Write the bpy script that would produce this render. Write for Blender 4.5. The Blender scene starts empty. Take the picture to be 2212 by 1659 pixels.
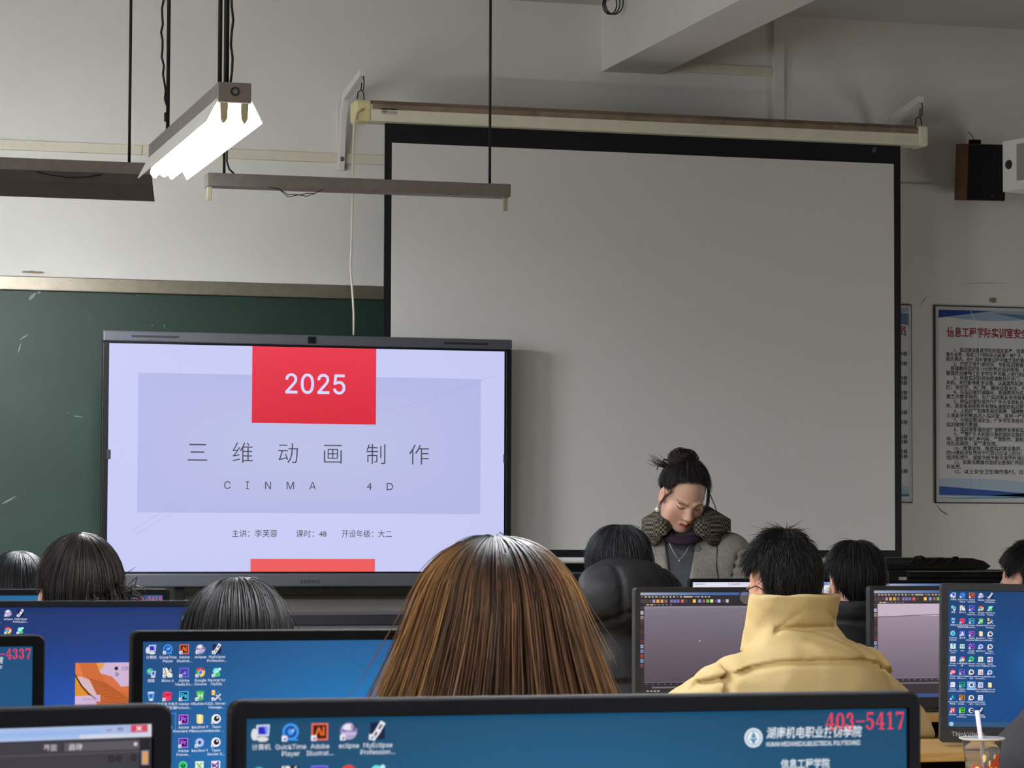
import bpy, bmesh, math, random
import numpy as np
from mathutils import Vector, Matrix
from mathutils.geometry import tessellate_polygon
C = bpy.context.scene.collection
R = math.radians
rng = np.random.default_rng(7)
random.seed(7)

# ------------------------------------------------------------------ camera
CAM = Vector((0, 0, 1.25)); FPX = 6000.0
yaw, pitch, roll = R(15.75), R(2.968), R(.22)
fw = Vector((math.sin(yaw)*math.cos(pitch), math.cos(yaw)*math.cos(pitch), math.sin(pitch)))
r0 = Vector((math.cos(yaw), -math.sin(yaw), 0)); u0 = r0.cross(fw)
rt = r0*math.cos(roll)+u0*math.sin(roll); up = u0*math.cos(roll)-r0*math.sin(roll)
cd = bpy.data.cameras.new('camera'); cam = bpy.data.objects.new('camera', cd); C.objects.link(cam)
M = Matrix((rt, up, -fw)).transposed().to_4x4(); M.translation = CAM; cam.matrix_world = M
cd.sensor_width = 36; cd.lens = FPX/2212*36; cd.clip_start = .05; cd.clip_end = 60
cd.dof.use_dof = True; cd.dof.focus_distance = 8.6; cd.dof.aperture_fstop = 42
bpy.context.scene.camera = cam

def at(px, py, Y):                       # the point that the photograph shows at (px, py), on the plane y = Y
    d = fw*FPX + rt*(px-1106) - up*(py-829.5)
    return CAM + d*(Y/d.y)

# ------------------------------------------------------------------ sky, daylight, exposure
w = bpy.data.worlds.new('world'); bpy.context.scene.world = w; w.use_nodes = True
w.node_tree.nodes['Background'].inputs[0].default_value = (.75, .87, 1, 1)
w.node_tree.nodes['Background'].inputs[1].default_value = .6
vs = bpy.context.scene.view_settings
vs.view_transform = 'Standard'; vs.look = 'None'; vs.gamma = 1; vs.exposure = 0; vs.use_curve_mapping = False
DAYLIGHT = 80.0       # watts of each window's daylight
TUBE = 178.0           # radiance of a lit fluorescent tube
def daylight(loc, rot, sx, sy, watts, col):
    l = bpy.data.lights.new('window_daylight', 'AREA'); l.shape = 'RECTANGLE'; l.size = sx; l.size_y = sy
    l.energy = watts; l.color = col
    o = bpy.data.objects.new('window_daylight', l); C.objects.link(o); o.location = loc; o.rotation_euler = rot
for yy, share in ((1.6, .8), (5.0, 1.0), (8.4, .6)):
    daylight((-3.42, yy, 2.0), (0, R(-90), 0), 2.1, 1.5, DAYLIGHT*share, (.93, .97, 1))
daylight((7.18, 10.2, 1.05), (0, R(90), 0), 2.0, .95, 16, (1, .96, .91))      # the open door at the right

# ------------------------------------------------------------------ helpers
def s2l(c):
    out = []
    for v in c[:3]:
        v = v/255.0
        out.append(v/12.92 if v <= .04045 else ((v+.055)/1.055)**2.4)
    return tuple(out)+(1.0,)

def mat(name, col, rough=.6, metal=0, noise=None, bump=None, spec=.4, attr=None, sheen=0, trans=0, ior=1.45, alpha=1, coat=0, emit=None, estr=0):
    m = bpy.data.materials.new(name); m.use_nodes = True; nt = m.node_tree; b = nt.nodes['Principled BSDF']
    b.inputs['Base Color'].default_value = s2l(col); b.inputs['Roughness'].default_value = rough
    b.inputs['Metallic'].default_value = metal; b.inputs['Specular IOR Level'].default_value = spec
    if sheen: b.inputs['Sheen Weight'].default_value = sheen
    if trans: b.inputs['Transmission Weight'].default_value = trans; b.inputs['IOR'].default_value = ior
    if coat: b.inputs['Coat Weight'].default_value = coat
    if alpha < 1: b.inputs['Alpha'].default_value = alpha
    if emit: b.inputs['Emission Color'].default_value = s2l(emit); b.inputs['Emission Strength'].default_value = estr
    src = None
    if attr:
        a = nt.nodes.new('ShaderNodeAttribute'); a.attribute_name = attr; src = a.outputs['Color']
        nt.links.new(src, b.inputs['Base Color'])
    tc = nt.nodes.new('ShaderNodeTexCoord')
    if noise:
        sc, amt = noise[:2]; n = nt.nodes.new('ShaderNodeTexNoise'); n.inputs['Scale'].default_value = sc
        n.inputs['Detail'].default_value = 6; nt.links.new(tc.outputs['Object'], n.inputs['Vector'])
        if len(noise) > 2:
            mp = nt.nodes.new('ShaderNodeMapping'); mp.inputs['Scale'].default_value = noise[2]
            nt.links.new(tc.outputs['Object'], mp.inputs['Vector']); nt.links.new(mp.outputs[0], n.inputs['Vector'])
        r_ = nt.nodes.new('ShaderNodeMapRange'); r_.inputs['From Min'].default_value = .3; r_.inputs['From Max'].default_value = .7
        r_.inputs['To Min'].default_value = 1-amt; r_.inputs['To Max'].default_value = 1+amt*.6
        nt.links.new(n.outputs['Fac'], r_.inputs['Value'])
        h = nt.nodes.new('ShaderNodeMix'); h.data_type = 'RGBA'; h.blend_type = 'MULTIPLY'; h.inputs['Factor'].default_value = 1
        if src: nt.links.new(src, h.inputs[6])
        else: h.inputs[6].default_value = s2l(col)
        cmb = nt.nodes.new('ShaderNodeCombineColor')
        for k in range(3): nt.links.new(r_.outputs[0], cmb.inputs[k])
        nt.links.new(cmb.outputs[0], h.inputs[7]); nt.links.new(h.outputs[2], b.inputs['Base Color'])
    if bump:
        n = nt.nodes.new('ShaderNodeTexNoise'); n.inputs['Scale'].default_value = bump[0]; n.inputs['Detail'].default_value = bump[2] if len(bump) > 2 else 4
        nt.links.new(tc.outputs['Object'], n.inputs['Vector'])
        bp = nt.nodes.new('ShaderNodeBump'); bp.inputs['Strength'].default_value = bump[1]; bp.inputs['Distance'].default_value = .01
        nt.links.new(n.outputs['Fac'], bp.inputs['Height']); nt.links.new(bp.outputs[0], b.inputs['Normal'])
    return m

def glow_mat(name, attr, strength=1, rough=.35):     # a lit display: emits the picture it shows, over dark glass
    m = mat(name, (8, 8, 9), rough, spec=.3); nt = m.node_tree; b = nt.nodes['Principled BSDF']
    a = nt.nodes.new('ShaderNodeAttribute'); a.attribute_name = attr
    nt.links.new(a.outputs['Color'], b.inputs['Emission Color']); b.inputs['Emission Strength'].default_value = strength
    return m

def mesh_obj(name, v, f, m, parent=None, smooth=False, bevel=0, cols=None, seg=2):
    me = bpy.data.meshes.new(name); me.from_pydata([tuple(p) for p in v], [], f); me.validate(); 
    me.materials.append(m)
    if smooth:
        me.polygons.foreach_set('use_smooth', [True]*len(me.polygons))
    if cols is not None:
        at_ = me.attributes.new('Col', 'FLOAT_COLOR', 'POINT'); at_.data.foreach_set('color', np.asarray(cols, dtype=np.float32).ravel())
    o = bpy.data.objects.new(name, me); C.objects.link(o)
    if parent: o.parent = parent
    if bevel:
        b = o.modifiers.new('bevel', 'BEVEL'); b.width = bevel; b.segments = seg; b.limit_method = 'ANGLE'
    return o

def tag(o, label=None, cat=None, group=None, kind=None):
    if label: o['label'] = label
    if cat: o['category'] = cat
    if group: o['group'] = group
    if kind: o['kind'] = kind
    return o

def thing(name, label, cat, loc=(0, 0, 0), rz=0, group=None):
    o = bpy.data.objects.new(name, None); o.empty_display_size = .1; C.objects.link(o)
    o.location = loc; o.rotation_euler = (0, 0, rz)
    return tag(o, label, cat, group)

class MB:
    def __init__(s): s.v = []; s.f = []
    def add(s, v, f):
        n = len(s.v); s.v += [Vector(p) for p in v]; s.f += [tuple(i+n for i in q) for q in f]; return s
    def box(s, lo, hi):
        x0, y0, z0 = lo; x1, y1, z1 = hi
        return s.add([(x0,y0,z0),(x1,y0,z0),(x1,y1,z0),(x0,y1,z0),(x0,y0,z1),(x1,y0,z1),(x1,y1,z1),(x0,y1,z1)],
                     [(3,2,1,0),(4,5,6,7),(0,1,5,4),(1,2,6,5),(2,3,7,6),(3,0,4,7)])
    def prism(s, poly, axis, a, b):      # polygon in the two other axes, swept from a to b
        n = len(poly)
        def P(q, t): return {0: (t, q[0], q[1]), 1: (q[0], t, q[1]), 2: (q[0], q[1], t)}[axis]
        return s.add([P(q, a) for q in poly]+[P(q, b) for q in poly],
                     [tuple(range(n-1, -1, -1)), tuple(range(n, 2*n))]+[(i, (i+1) % n, (i+1) % n+n, i+n) for i in range(n)])
    def tube(s, pts, r, n=8, cap=True, r1=None):
        pts = [Vector(p) for p in pts]; k = len(pts); base = len(s.v); N = None
        for i, p in enumerate(pts):
            t = (pts[min(i+1, k-1)]-pts[max(i-1, 0)]).normalized()
            if N is None:
                N = t.orthogonal().normalized()
            else:
                N = (N-t*N.dot(t)); N = N.normalized() if N.length > 1e-6 else t.orthogonal().normalized()
            B = t.cross(N)
            rr = r[i] if isinstance(r, (list, tuple)) else (r if r1 is None else r+(r1-r)*i/(k-1))
            for j in range(n):
                a = 2*math.pi*j/n; s.v.append(p+(N*math.cos(a)+B*math.sin(a))*rr)
        for i in range(k-1):
            for j in range(n):
                a = base+i*n+j; b = base+i*n+(j+1) % n; s.f.append((a, b, b+n, a+n))
        if cap:
            s.f.append(tuple(base+j for j in range(n-1, -1, -1))); s.f.append(tuple(base+(k-1)*n+j for j in range(n)))
        return s
    def lathe(s, prof, n=24, c=(0, 0, 0), closed=False):   # profile of (radius, z)
        base = len(s.v); k = len(prof)
        for r, z in prof:
            for j in range(n):
                a = 2*math.pi*j/n; s.v.append(Vector((c[0]+r*math.cos(a), c[1]+r*math.sin(a), c[2]+z)))
        for i in range(k-1+(1 if closed else 0)):
            for j in range(n):
                a = base+i*n+j; b = base+i*n+(j+1) % n; a2 = base+((i+1) % k)*n+j; b2 = base+((i+1) % k)*n+(j+1) % n
                s.f.append((a, b, b2, a2))
        if not closed:
            s.f.append(tuple(base+j for j in range(n-1, -1, -1))); s.f.append(tuple(base+(k-1)*n+j for j in range(n)))
        return s
    def obj(s, name, m, parent=None, smooth=False, bevel=0, seg=2):
        return mesh_obj(name, s.v, s.f, m, parent, smooth, bevel, seg=seg)

_tc = bpy.data.curves.new('glyphs', 'FONT'); _to = bpy.data.objects.new('glyphs', _tc); C.objects.link(_to)
_base = _tc.font; _latin = None
try:                                       # Blender's own interface typeface, where this Blender ships it
    _latin = bpy.data.fonts.load(bpy.utils.system_resource('DATAFILES', path='fonts')+'/Inter.woff2')
except Exception:
    _latin = None
_cache = {}; _scale = {}
def _raw(s):
    _tc.body = s; dg = bpy.context.evaluated_depsgraph_get(); dg.update()
    ev = _to.evaluated_get(dg); me = ev.to_mesh()
    v = np.array([q.co[:2] for q in me.vertices]) if len(me.vertices) else np.zeros((0, 2))
    f = [tuple(p.vertices) for p in me.polygons]; ev.to_mesh_clear(); return v, f
def glyphs(s, offset=0.0, res=2, spacing=1.0):
    k = (s, offset, res, spacing)
    if k not in _cache:
        fnt = 1 if _latin and s not in ('4', 'D') and all(ord(c) < 0x2E80 and ord(c) not in (0x25E2,) for c in s) else 0
        _tc.font = _latin if fnt else (_base or _tc.font)
        _tc.size = 1; _tc.fill_mode = 'FRONT'
        if fnt not in _scale:
            _tc.offset = 0; _tc.resolution_u = 2; _tc.space_character = 1; _scale[fnt] = .72/_raw('H')[0][:, 1].max()
        g = _scale[fnt] if fnt else 1.0
        _tc.offset = offset/g; _tc.resolution_u = res; _tc.space_character = spacing
        v, f = _raw(s); _cache[k] = (v*g, f)
    return _cache[k]

class Canvas:
    """flat picture on a panel: x to the right, y down, in its own pixels; later shapes lie a hair in front of earlier ones"""
    def __init__(s, W, H): s.W, s.H = W, H; s.v = []; s.f = []; s.c = []; s.L = 0
    def add(s, pts, faces, col, layer=None):
        n = len(s.v); s.v += [(p[0], p[1], s.L if layer is None else layer) for p in pts]
        s.f += [tuple(i+n for i in q) for q in faces]
        if isinstance(col, list): s.c += [s2l(c) for c in col]
        else: s.c += [s2l(col)]*len(pts)
    def grid(s, x0, y0, x1, y1, nx, ny, fn):
        pts = [(x0+(x1-x0)*i/nx, y0+(y1-y0)*j/ny) for j in range(ny+1) for i in range(nx+1)]
        s.add(pts, [(j*(nx+1)+i, j*(nx+1)+i+1, (j+1)*(nx+1)+i+1, (j+1)*(nx+1)+i) for j in range(ny) for i in range(nx)],
              [fn((p[0]-x0)/(x1-x0), (p[1]-y0)/(y1-y0)) for p in pts])
    def rect(s, x0, y0, x1, y1, col): s.add([(x0,y0),(x1,y0),(x1,y1),(x0,y1)], [(0,1,2,3)], col)
    def poly(s, pts, col):
        tri = tessellate_polygon([[Vector((p[0], p[1], 0)) for p in pts]]); s.add(pts, [tuple(t) for t in tri], col)
    def disc(s, x, y, r, col, n=20, ry=None, a0=0, a1=360):
        ry = r if ry is None else ry
        p = [(x+r*math.cos(R(a0+(a1-a0)*i/n)), y+ry*math.sin(R(a0+(a1-a0)*i/n))) for i in range(n+(1 if a1-a0 < 360 else 0))]
        s.add([(x, y)]+p, [(0, i+1, (i+1) % len(p)+1) for i in range(len(p) if a1-a0 >= 360 else len(p)-1)], col)
    def ring(s, x, y, r0, r1, col, n=24, a0=0, a1=360):
        p = []; 
        for i in range(n+1):
            a = R(a0+(a1-a0)*i/n); p += [(x+r0*math.cos(a), y+r0*math.sin(a)), (x+r1*math.cos(a), y+r1*math.sin(a))]
        s.add(p, [(2*i, 2*i+1, 2*i+3, 2*i+2) for i in range(n)], col)
    def line(s, pts, w, col):
        for a, b in zip(pts[:-1], pts[1:]):
            d = Vector((b[0]-a[0], b[1]-a[1])); 
            if d.length == 0: continue
            d = d.normalized()*w/2; n = (-d.y, d.x)
            s.add([(a[0]-d.x+n[0], a[1]-d.y+n[1]), (b[0]+d.x+n[0], b[1]+d.y+n[1]), (b[0]+d.x-n[0], b[1]+d.y-n[1]), (a[0]-d.x-n[0], a[1]-d.y-n[1])], [(0,1,2,3)], col)
    def text(s, t, x, y, size, col, align='l', offset=0.0, res=2, sx=1.0, shear=0.0, spacing=1.0, width=None):
        """y is the baseline"""
        v, f = glyphs(t, offset, res, spacing)
        if not len(v): return
        wd = v[:, 0].max()*size*sx
        if width: sx *= width/max(wd, 1e-6); wd = width
        ox = x-(wd if align == 'r' else wd/2 if align == 'c' else 0)
        s.add([(ox+p[0]*size*sx+p[1]*size*shear, y-p[1]*size) for p in v], f, col)
    def up(s): s.L += 1
    def obj(s, name, w, h, m, parent, eps=.00012, crop=True):
        """panel w by h metres in the local xz plane, facing -y, centred on x, top edge at z = 0"""
        v = np.array(s.v, dtype=float); k = w/s.W; kz = h/s.H
        P = np.stack([(v[:, 0]-s.W/2)*k, -v[:, 2]*eps, -v[:, 1]*kz], 1)
        return mesh_obj(name, P, s.f, m, parent, cols=s.c)
# ------------------------------------------------------------------ materials
WALL = mat('wall_paint', (226, 224, 218), .85, noise=(1.3, .05), bump=(60, .06))
CEIL = mat('ceiling_paint', (206, 204, 198), .9, noise=(2, .04))
FLOOR = mat('floor_tiles', (120, 115, 108), .45, noise=(9, .12))
WALLDARK = mat('bounce_cut_wall', (120, 118, 112), .95, noise=(3, .1))  # no curtains: unseen right and back walls toned dark to cut bounced light
BOARD = mat('chalkboard_green', (30, 55, 45), .5, noise=(2.2, .22), spec=.5)
CHALK = mat('chalk_smudge', (120, 140, 128), .9)
ALU = mat('dull_aluminium', (150, 142, 126), .4, .7, noise=(30, .1))
PVC = mat('pvc_trunking', (222, 216, 196), .6, noise=(8, .05))
CREAM = mat('cream_enamel', (226, 221, 198), .45, noise=(14, .06))
CREAMDUST = mat('dusty_enamel_top', (142, 122, 104), .8, noise=(14, .3))
IVORY = mat('yellowed_plastic', (226, 216, 160), .4, noise=(20, .06))
WHITEMET = mat('white_painted_steel', (225, 224, 218), .4)
STEEL = mat('bright_steel', (170, 168, 160), .3, 1)
DARKST = mat('dark_wire', (60, 56, 52), .5, .6)
SCRW = mat('projection_fabric', (214, 212, 208), .8, noise=(1.2, .02))
SCRB = mat('screen_masking_black', (10, 12, 18), .55)
BLACKP = mat('black_plastic', (15, 16, 20), .7, spec=.12, bump=(900, .05))
BLACKP2 = mat('charcoal_plastic', (38, 39, 43), .5, bump=(900, .05))
TVGREY = mat('display_housing_grey', (92, 95, 102), .42, .35)
TVBLK = mat('display_bezel_black', (12, 12, 17), .35)
LAMPG = mat('fixture_enamel', (128, 121, 116), .5, noise=(24, .12))
REFL = mat('reflector_white', (236, 236, 230), .35)
SOCK = mat('lamp_holder', (176, 170, 140), .5)
CORD = mat('black_cord', (22, 22, 26), .6)
WCORD = mat('white_cord', (214, 210, 190), .5)
WOODB = mat('speaker_walnut', (110, 70, 38), .55, noise=(5, .25, (30, 30, 2)))
GRILLE = mat('speaker_cloth', (6, 6, 7), .9)
WOOD = mat('desk_beech', (196, 156, 92), .5, noise=(4, .15, (3, 40, 40)))
DBROWN = mat('desk_panel_brown', (48, 30, 22), .6)
DARKMET = mat('console_black_steel', (20, 20, 22), .5, noise=(40, .1))
LBL = mat('label_white', (210, 210, 205), .6)
INK = mat('faded_ink', (52, 54, 60), .7)
STAIN = mat('wall_stain', (140, 128, 106), .9)
SMUDGE = mat('paint_crack', (150, 140, 126), .9)
PRINT = mat('poster_print', (255, 255, 255), .5, attr='Col', spec=.3)
ACRYL = mat('poster_mount', (196, 197, 196), .3, spec=.5)
GLOW = glow_mat('lit_display', 'Col', 1.0, .4)
GLOWTV = glow_mat('lit_big_display', 'Col', 1.0, .4)
TUBEM = mat('lit_tube', (250, 250, 250), .5, emit=(246, 250, 255), estr=TUBE)
TUBEB = mat('lit_board_tube', (250, 250, 250), .5, emit=(246, 250, 255), estr=TUBE*2.2)
TUBEW = mat('lit_warm_tube', (250, 250, 250), .5, emit=(255, 246, 232), estr=TUBE*.8)
LAMPD = mat('reflector_back', (88, 80, 76), .6, noise=(24, .12))
SOLE = mat('stool_steel', (70, 70, 74), .5, .5)

def struct(name, mb, m, bevel=0): return tag(mb.obj(name, m, bevel=bevel), kind='structure')

# ------------------------------------------------------------------ the room
YW, ZC, XL, XR, YB = 12.2, 3.675, -3.5, 7.2, -3.0
struct('floor', MB().box((XL, YB, -.12), (XR, YW, 0)), FLOOR)
struct('ceiling', MB().box((XL, YB, ZC), (XR, YW, ZC+.12)), CEIL)
struct('wall_front', MB().box((XL, YW, 0), (XR, YW+.15, ZC)), WALL)
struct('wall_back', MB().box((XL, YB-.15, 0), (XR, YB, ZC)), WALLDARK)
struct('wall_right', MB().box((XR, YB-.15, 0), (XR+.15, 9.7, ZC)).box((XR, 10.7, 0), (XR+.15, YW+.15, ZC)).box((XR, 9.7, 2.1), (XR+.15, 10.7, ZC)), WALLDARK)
struct('door_1', MB().box((XR-.02, 9.64, 0), (XR+.17, 9.7, 2.16)).box((XR-.02, 10.7, 0), (XR+.17, 10.76, 2.16)).box((XR-.02, 9.7, 2.1), (XR+.17, 10.7, 2.16)), DBROWN)
wl = MB(); ys = [YB-.15, .8, 2.4, 4.2, 5.8, 7.6, 9.2, YW+.15]
for i in range(7):
    if i % 2 == 0: wl.box((XL-.2, ys[i], 0), (XL, ys[i+1], ZC))
    else: wl.box((XL-.2, ys[i], 0), (XL, ys[i+1], .9)); wl.box((XL-.2, ys[i], 3.1), (XL, ys[i+1], ZC))
struct('wall_left', wl, WALL)
for n, (a, b) in enumerate(((.8, 2.4), (4.2, 5.8), (7.6, 9.2))):
    fr = MB()
    for y0, y1, z0, z1 in ((a, b, .9, .96), (a, b, 3.04, 3.1), (a, a+.06, .96, 3.04), (b-.06, b, .96, 3.04), ((a+b)/2-.03, (a+b)/2+.03, .96, 3.04)):
        fr.box((XL-.14, y0, z0), (XL-.08, y1, z1))
    struct('window_%d' % (n+1), fr, WHITEMET)
bx0, bx1 = at(1300, 154.5, YW).x, at(1427, 161, YW).x; bz = 3.366
struct('ceiling_beam', MB().box((bx0, YB, bz), (bx1, YW, ZC)), WALL)
# cable trunking on the front wall
zt, zb = 2.933, 2.889
tr = MB().box((XL+.05, YW-.018, zb), (at(306, 320, YW).x, YW, zt)); tr.box((at(306, 320, YW).x+.002, YW-.018, zb), (at(1030, 340, YW).x+1.0, YW, zt))
tag(tr.obj('trim_1', PVC, bevel=.003), kind='structure')
tag(MB().box((at(1945, 390, YW).x-.5, YW-.014, 2.86), (XR-.05, YW, 2.90)).obj('trim_2', WALL, bevel=.003), kind='structure')
vx0, vx1 = 4.711, 4.765
tag(MB().box((vx0, YW-.022, 2.6), (vx1, YW, ZC)).obj('trim_3', WALL, bevel=.003), kind='structure')
tag(MB().box((bx1+.002, YW-.018, 3.381), (vx0, YW, 3.425)).obj('trim_4', PVC, bevel=.003), kind='structure')
tag(MB().box((XL, YW-.015, 0), (XR, YW, .1)).obj('baseboard_front', DBROWN), kind='structure')

def blotch(name, px, py, rx, rz, m, label, seed, cat='stain'):
    p = at(px, py, YW); rr = random.Random(seed); v = [(0, -.0012, 0)]; n = 22
    for i in range(n):
        k = rr.uniform(.8, 1.15); v.append((rx*k*math.cos(2*math.pi*i/n), -.0005, rz*k*math.sin(2*math.pi*i/n)))
    o = mesh_obj(name, v, [(0, i+1, (i+1) % n+1) for i in range(n)], m); o.location = p; return tag(o, label, cat)
blotch('round_wall_patch', 2145, 648, .021, .014, STAIN, 'brown oval patch on the wall above the rules poster', 3)
blotch('damp_wall_stain', 72, 588, .055, .006, STAIN, 'brown damp streak on the wall above the left end of the chalkboard frame', 8)
ps = at(2185, 34, 11.35); ps.z = ZC
o = MB().lathe([(.001, -.004), (.05, -.004), (.06, 0)], 24).obj('ceiling_rose', STAIN, smooth=True); o.location = ps
tag(o, 'brown round cover on the ceiling above the speaker', 'ceiling cover')
def crack(pts, label, wd=.004):
    P = [at(x, y, YW-.0006) for x, y in pts]; o = MB().tube([p-P[0] for p in P], [wd*.3]+[wd]*(len(P)-2)+[wd*.3], 5).obj('paint_crack', SMUDGE); o.location = P[0]
    tag(o, label, 'crack')
crack([(2024, 1092), (2034, 1104), (2041, 1108), (2049, 1113)], 'torn paint flake below the rules poster', .0035)
crack([(1988, 660), (1996, 648), (2003, 640)], 'thin slanting crack in the wall above the gap between the two posters', .0012)
crack([(2085, 613), (2130, 611), (2175, 612)], 'faint level crack in the wall above the brown oval patch', .0015)

# ------------------------------------------------------------------ chalkboard
zt_, zb_ = 2.335, .944
xb1 = 4.4
t = thing('chalkboard', 'long dark green chalkboard with an aluminium frame on the front wall', 'chalkboard', (0, YW, zb_))
xb0 = XL+.5
MB().box((xb0, -.03, .03), (xb1, -.004, zt_-zb_-.03)).obj('writing_surface', BOARD, t)
f = MB()
for lo, hi in (((xb0-.03, -.05, zt_-zb_-.062), (xb1+.03, 0, zt_-zb_)), ((xb0-.03, -.05, 0), (xb1+.03, 0, .04)), ((xb0-.03, -.05, .04), (xb0, 0, zt_-zb_-.062)), ((xb1, -.05, .04), (xb1+.03, 0, zt_-zb_-.062))):
    f.box(lo, hi)
f.obj('board_frame', ALU, t, bevel=.004)
sm = MB(); rr = random.Random(5)
for (px, py, L, a, wd) in ((70, 640, .05, 50, .008), (85, 630, .03, 60, .005), (52, 728, .05, 35, .003), (42, 752, .05, 75, .003), (170, 900, .05, -8, .0025), (355, 705, .03, -75, .0018), (381, 630, .004, 0, .005), (295, 638, .005, 90, .003), (329, 703, .005, 0, .005), (339, 671, .004, 90, .002), (195, 685, .006, 0, .002), (20, 1080, .08, 30, .004), (146, 891, .005, 0, .003)):
    p = at(px, py, YW-.031)-Vector((0, YW, zb_)); d = Vector((math.cos(R(a)), 0, math.sin(R(a))))*L/2
    n = Vector((-d.z, 0, d.x)).normalized()*wd; q = Vector((0, -.0006, 0))
    sm.add([p-d+q, p-d*.3+n+q, p+d*.4+n*.6+q, p+d+q, p+d*.2-n+q, p-d*.5-n*.7+q], [(0, 1, 2, 3, 4, 5)])
o = sm.obj('chalk_marks', CHALK, t); o['kind'] = 'stuff'
MB().box((xb0, -.11, -.012), (xb1, -.05, .004)).obj('chalk_tray', ALU, t, bevel=.003)

# ------------------------------------------------------------------ pull-down projection screen
YS = 11.745; kS = YS/11.8
def zS(z): return 1.25+(z-1.25)*kS
hx0, hx1 = 2.605*kS, 5.292*kS; hz0, hz1 = zS(3.02), zS(3.108)
t = thing('projection_screen', 'large pull-down white projection screen with black border and cream housing', 'projection screen', ((hx0+hx1)/2, YS, 3.06))
def L(x, y, z): return (x-(hx0+hx1)/2, y-YS, z-3.06)
h = MB().box(L(hx0+.06, YS-.055, hz0), L(hx1-.03, YS+.055, hz1-.012)).obj('housing', CREAM, t, bevel=.006)
MB().box(L(hx0+.07, YS-.0565, hz1-.036), L(hx1-.04, YS-.0545, hz1-.0135)).prism([(-.052, hz1-3.06-.0125), (.052, hz1-3.06-.0125), (.045, hz1-3.06+.006), (-.03, hz1-3.06+.006)], 0, hx0+.07-(hx0+hx1)/2, hx1-.04-(hx0+hx1)/2).obj('dusty_top', CREAMDUST, h)['label'] = 'dusty brown top strip of the housing'
for x0, x1, m, nm in ((hx0-.005, hx0+.065, IVORY, 'end_cap'), (hx1-.035, hx1+.012, CREAM, 'end_cap')):
    e = MB().box(L(x0, YS-.06, hz0-.004), L(x1, YS+.06, hz1+.004)).obj(nm, m, t, bevel=.012, seg=3)
    if m is IVORY: e['label'] = 'yellowed plastic end cap'
    k = (x0+x1)/2-(hx0+hx1)/2
    MB().tube([(k-.016, 0, .05), (k-.012, 0, .083), (k, 0, .092), (k+.012, 0, .083), (k+.016, 0, .05)], .0028, 6).obj('hanging_eye', DARKST, e)
cv = Canvas(100, 60); cv.rect(0, 0, 100, 60, (196, 194, 182)); cv.up(); cv.ring(22, 30, 10, 14, (60, 60, 66)); cv.rect(14, 28, 32, 36, (70, 70, 76)); cv.text('meixiang', 42, 40, 16, (60, 60, 68), offset=.01, width=52)
o = cv.obj('maker_label', .072, .026, PRINT, t); p = at(826, 234, YS-.0565); o.location = L(p.x+.03, YS-.0565, p.z)
sx0, sx1 = 2.744*kS, 5.188*kS; ix0, ix1 = 2.776*kS, 5.154*kS; szt, szb = hz0, zS(1.12); izt = zS(2.935); izb = zS(1.155)
MB().box(L(sx0, YS-.002, szb), L(sx1, YS+.002, szt)).obj('black_border', SCRB, t)
MB().box(L(ix0, YS-.0035, izb), L(ix1, YS-.0021, izt)).obj('white_fabric', SCRW, t)
MB().tube([L(sx0-.02, YS, szb-.012), L(sx1+.02, YS, szb-.012)], .014, 12).obj('weight_bar', WHITEMET, t, smooth=True)
q = MB(); p = at(1888, 324, YS-.0023); q.tube([L(p.x-.006, YS-.0026, p.z-.012), L(p.x-.002, YS-.0026, p.z+.01)], .0016, 5); q.tube([L(p.x+.003, YS-.0026, p.z-.01), L(p.x+.006, YS-.0026, p.z+.012)], .0016, 5); q.obj('scuff', SMUDGE, t)
# wall brackets
def bracket(x, z, label):
    b = thing('screen_bracket', label, 'bracket', (x, YW, z), group='screen brackets')
    MB().box((-.017, -.006, -.2), (.017, 0, .12)).obj('wall_plate', WHITEMET, b, bevel=.002)
    m = MB(); prof = [(-.004, -.2), (-.03, -.05), (-.05, .05), (-.1, .14), (-.455, .19), (-.455, .16), (-.12, .105), (-.075, .03), (-.05, -.07), (-.028, -.2)]
    m.prism(prof, 0, -.014, .014); m.obj('arm', WHITEMET, b, bevel=.002)
    for zz in (-.05, -.15): MB().lathe([(.001, 0), (.011, .001), (.011, .008), (.006, .012)], 10).obj('bolt', STEEL, b).matrix_local = Matrix.Translation((0, -.03, zz)) @ Matrix.Rotation(R(90), 4, 'X')
    k = MB(); k.tube([(0, -.45, .17), (.006, -.452, .14), (.004, -.454, .10), (-.006, -.456, .092), (-.008, -.456, .10), (-.005, -.454, .13)], .0026, 6); k.obj('hook', DARKST, b)
bracket(2.632, 3.055, 'white wall bracket holding the yellowed end of the screen housing')
bracket(5.27, 3.06, 'white wall bracket at the screen housing end beside the wooden speaker')
# hanging cord from the housing down behind the display
pts = [at(x, y, 11.675) for x, y in ((783, 236), (770, 243), (765, 262), (763, 330), (762, 400), (760, 500), (757, 580), (761, 625), (764, 680), (764, 724))]
o = MB().tube([p-pts[0] for p in pts], .0048, 8).obj('power_cord', WCORD, smooth=True); o.location = pts[0]
tag(o, 'thin white cord hanging from the screen housing down behind the display', 'cord')

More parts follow.
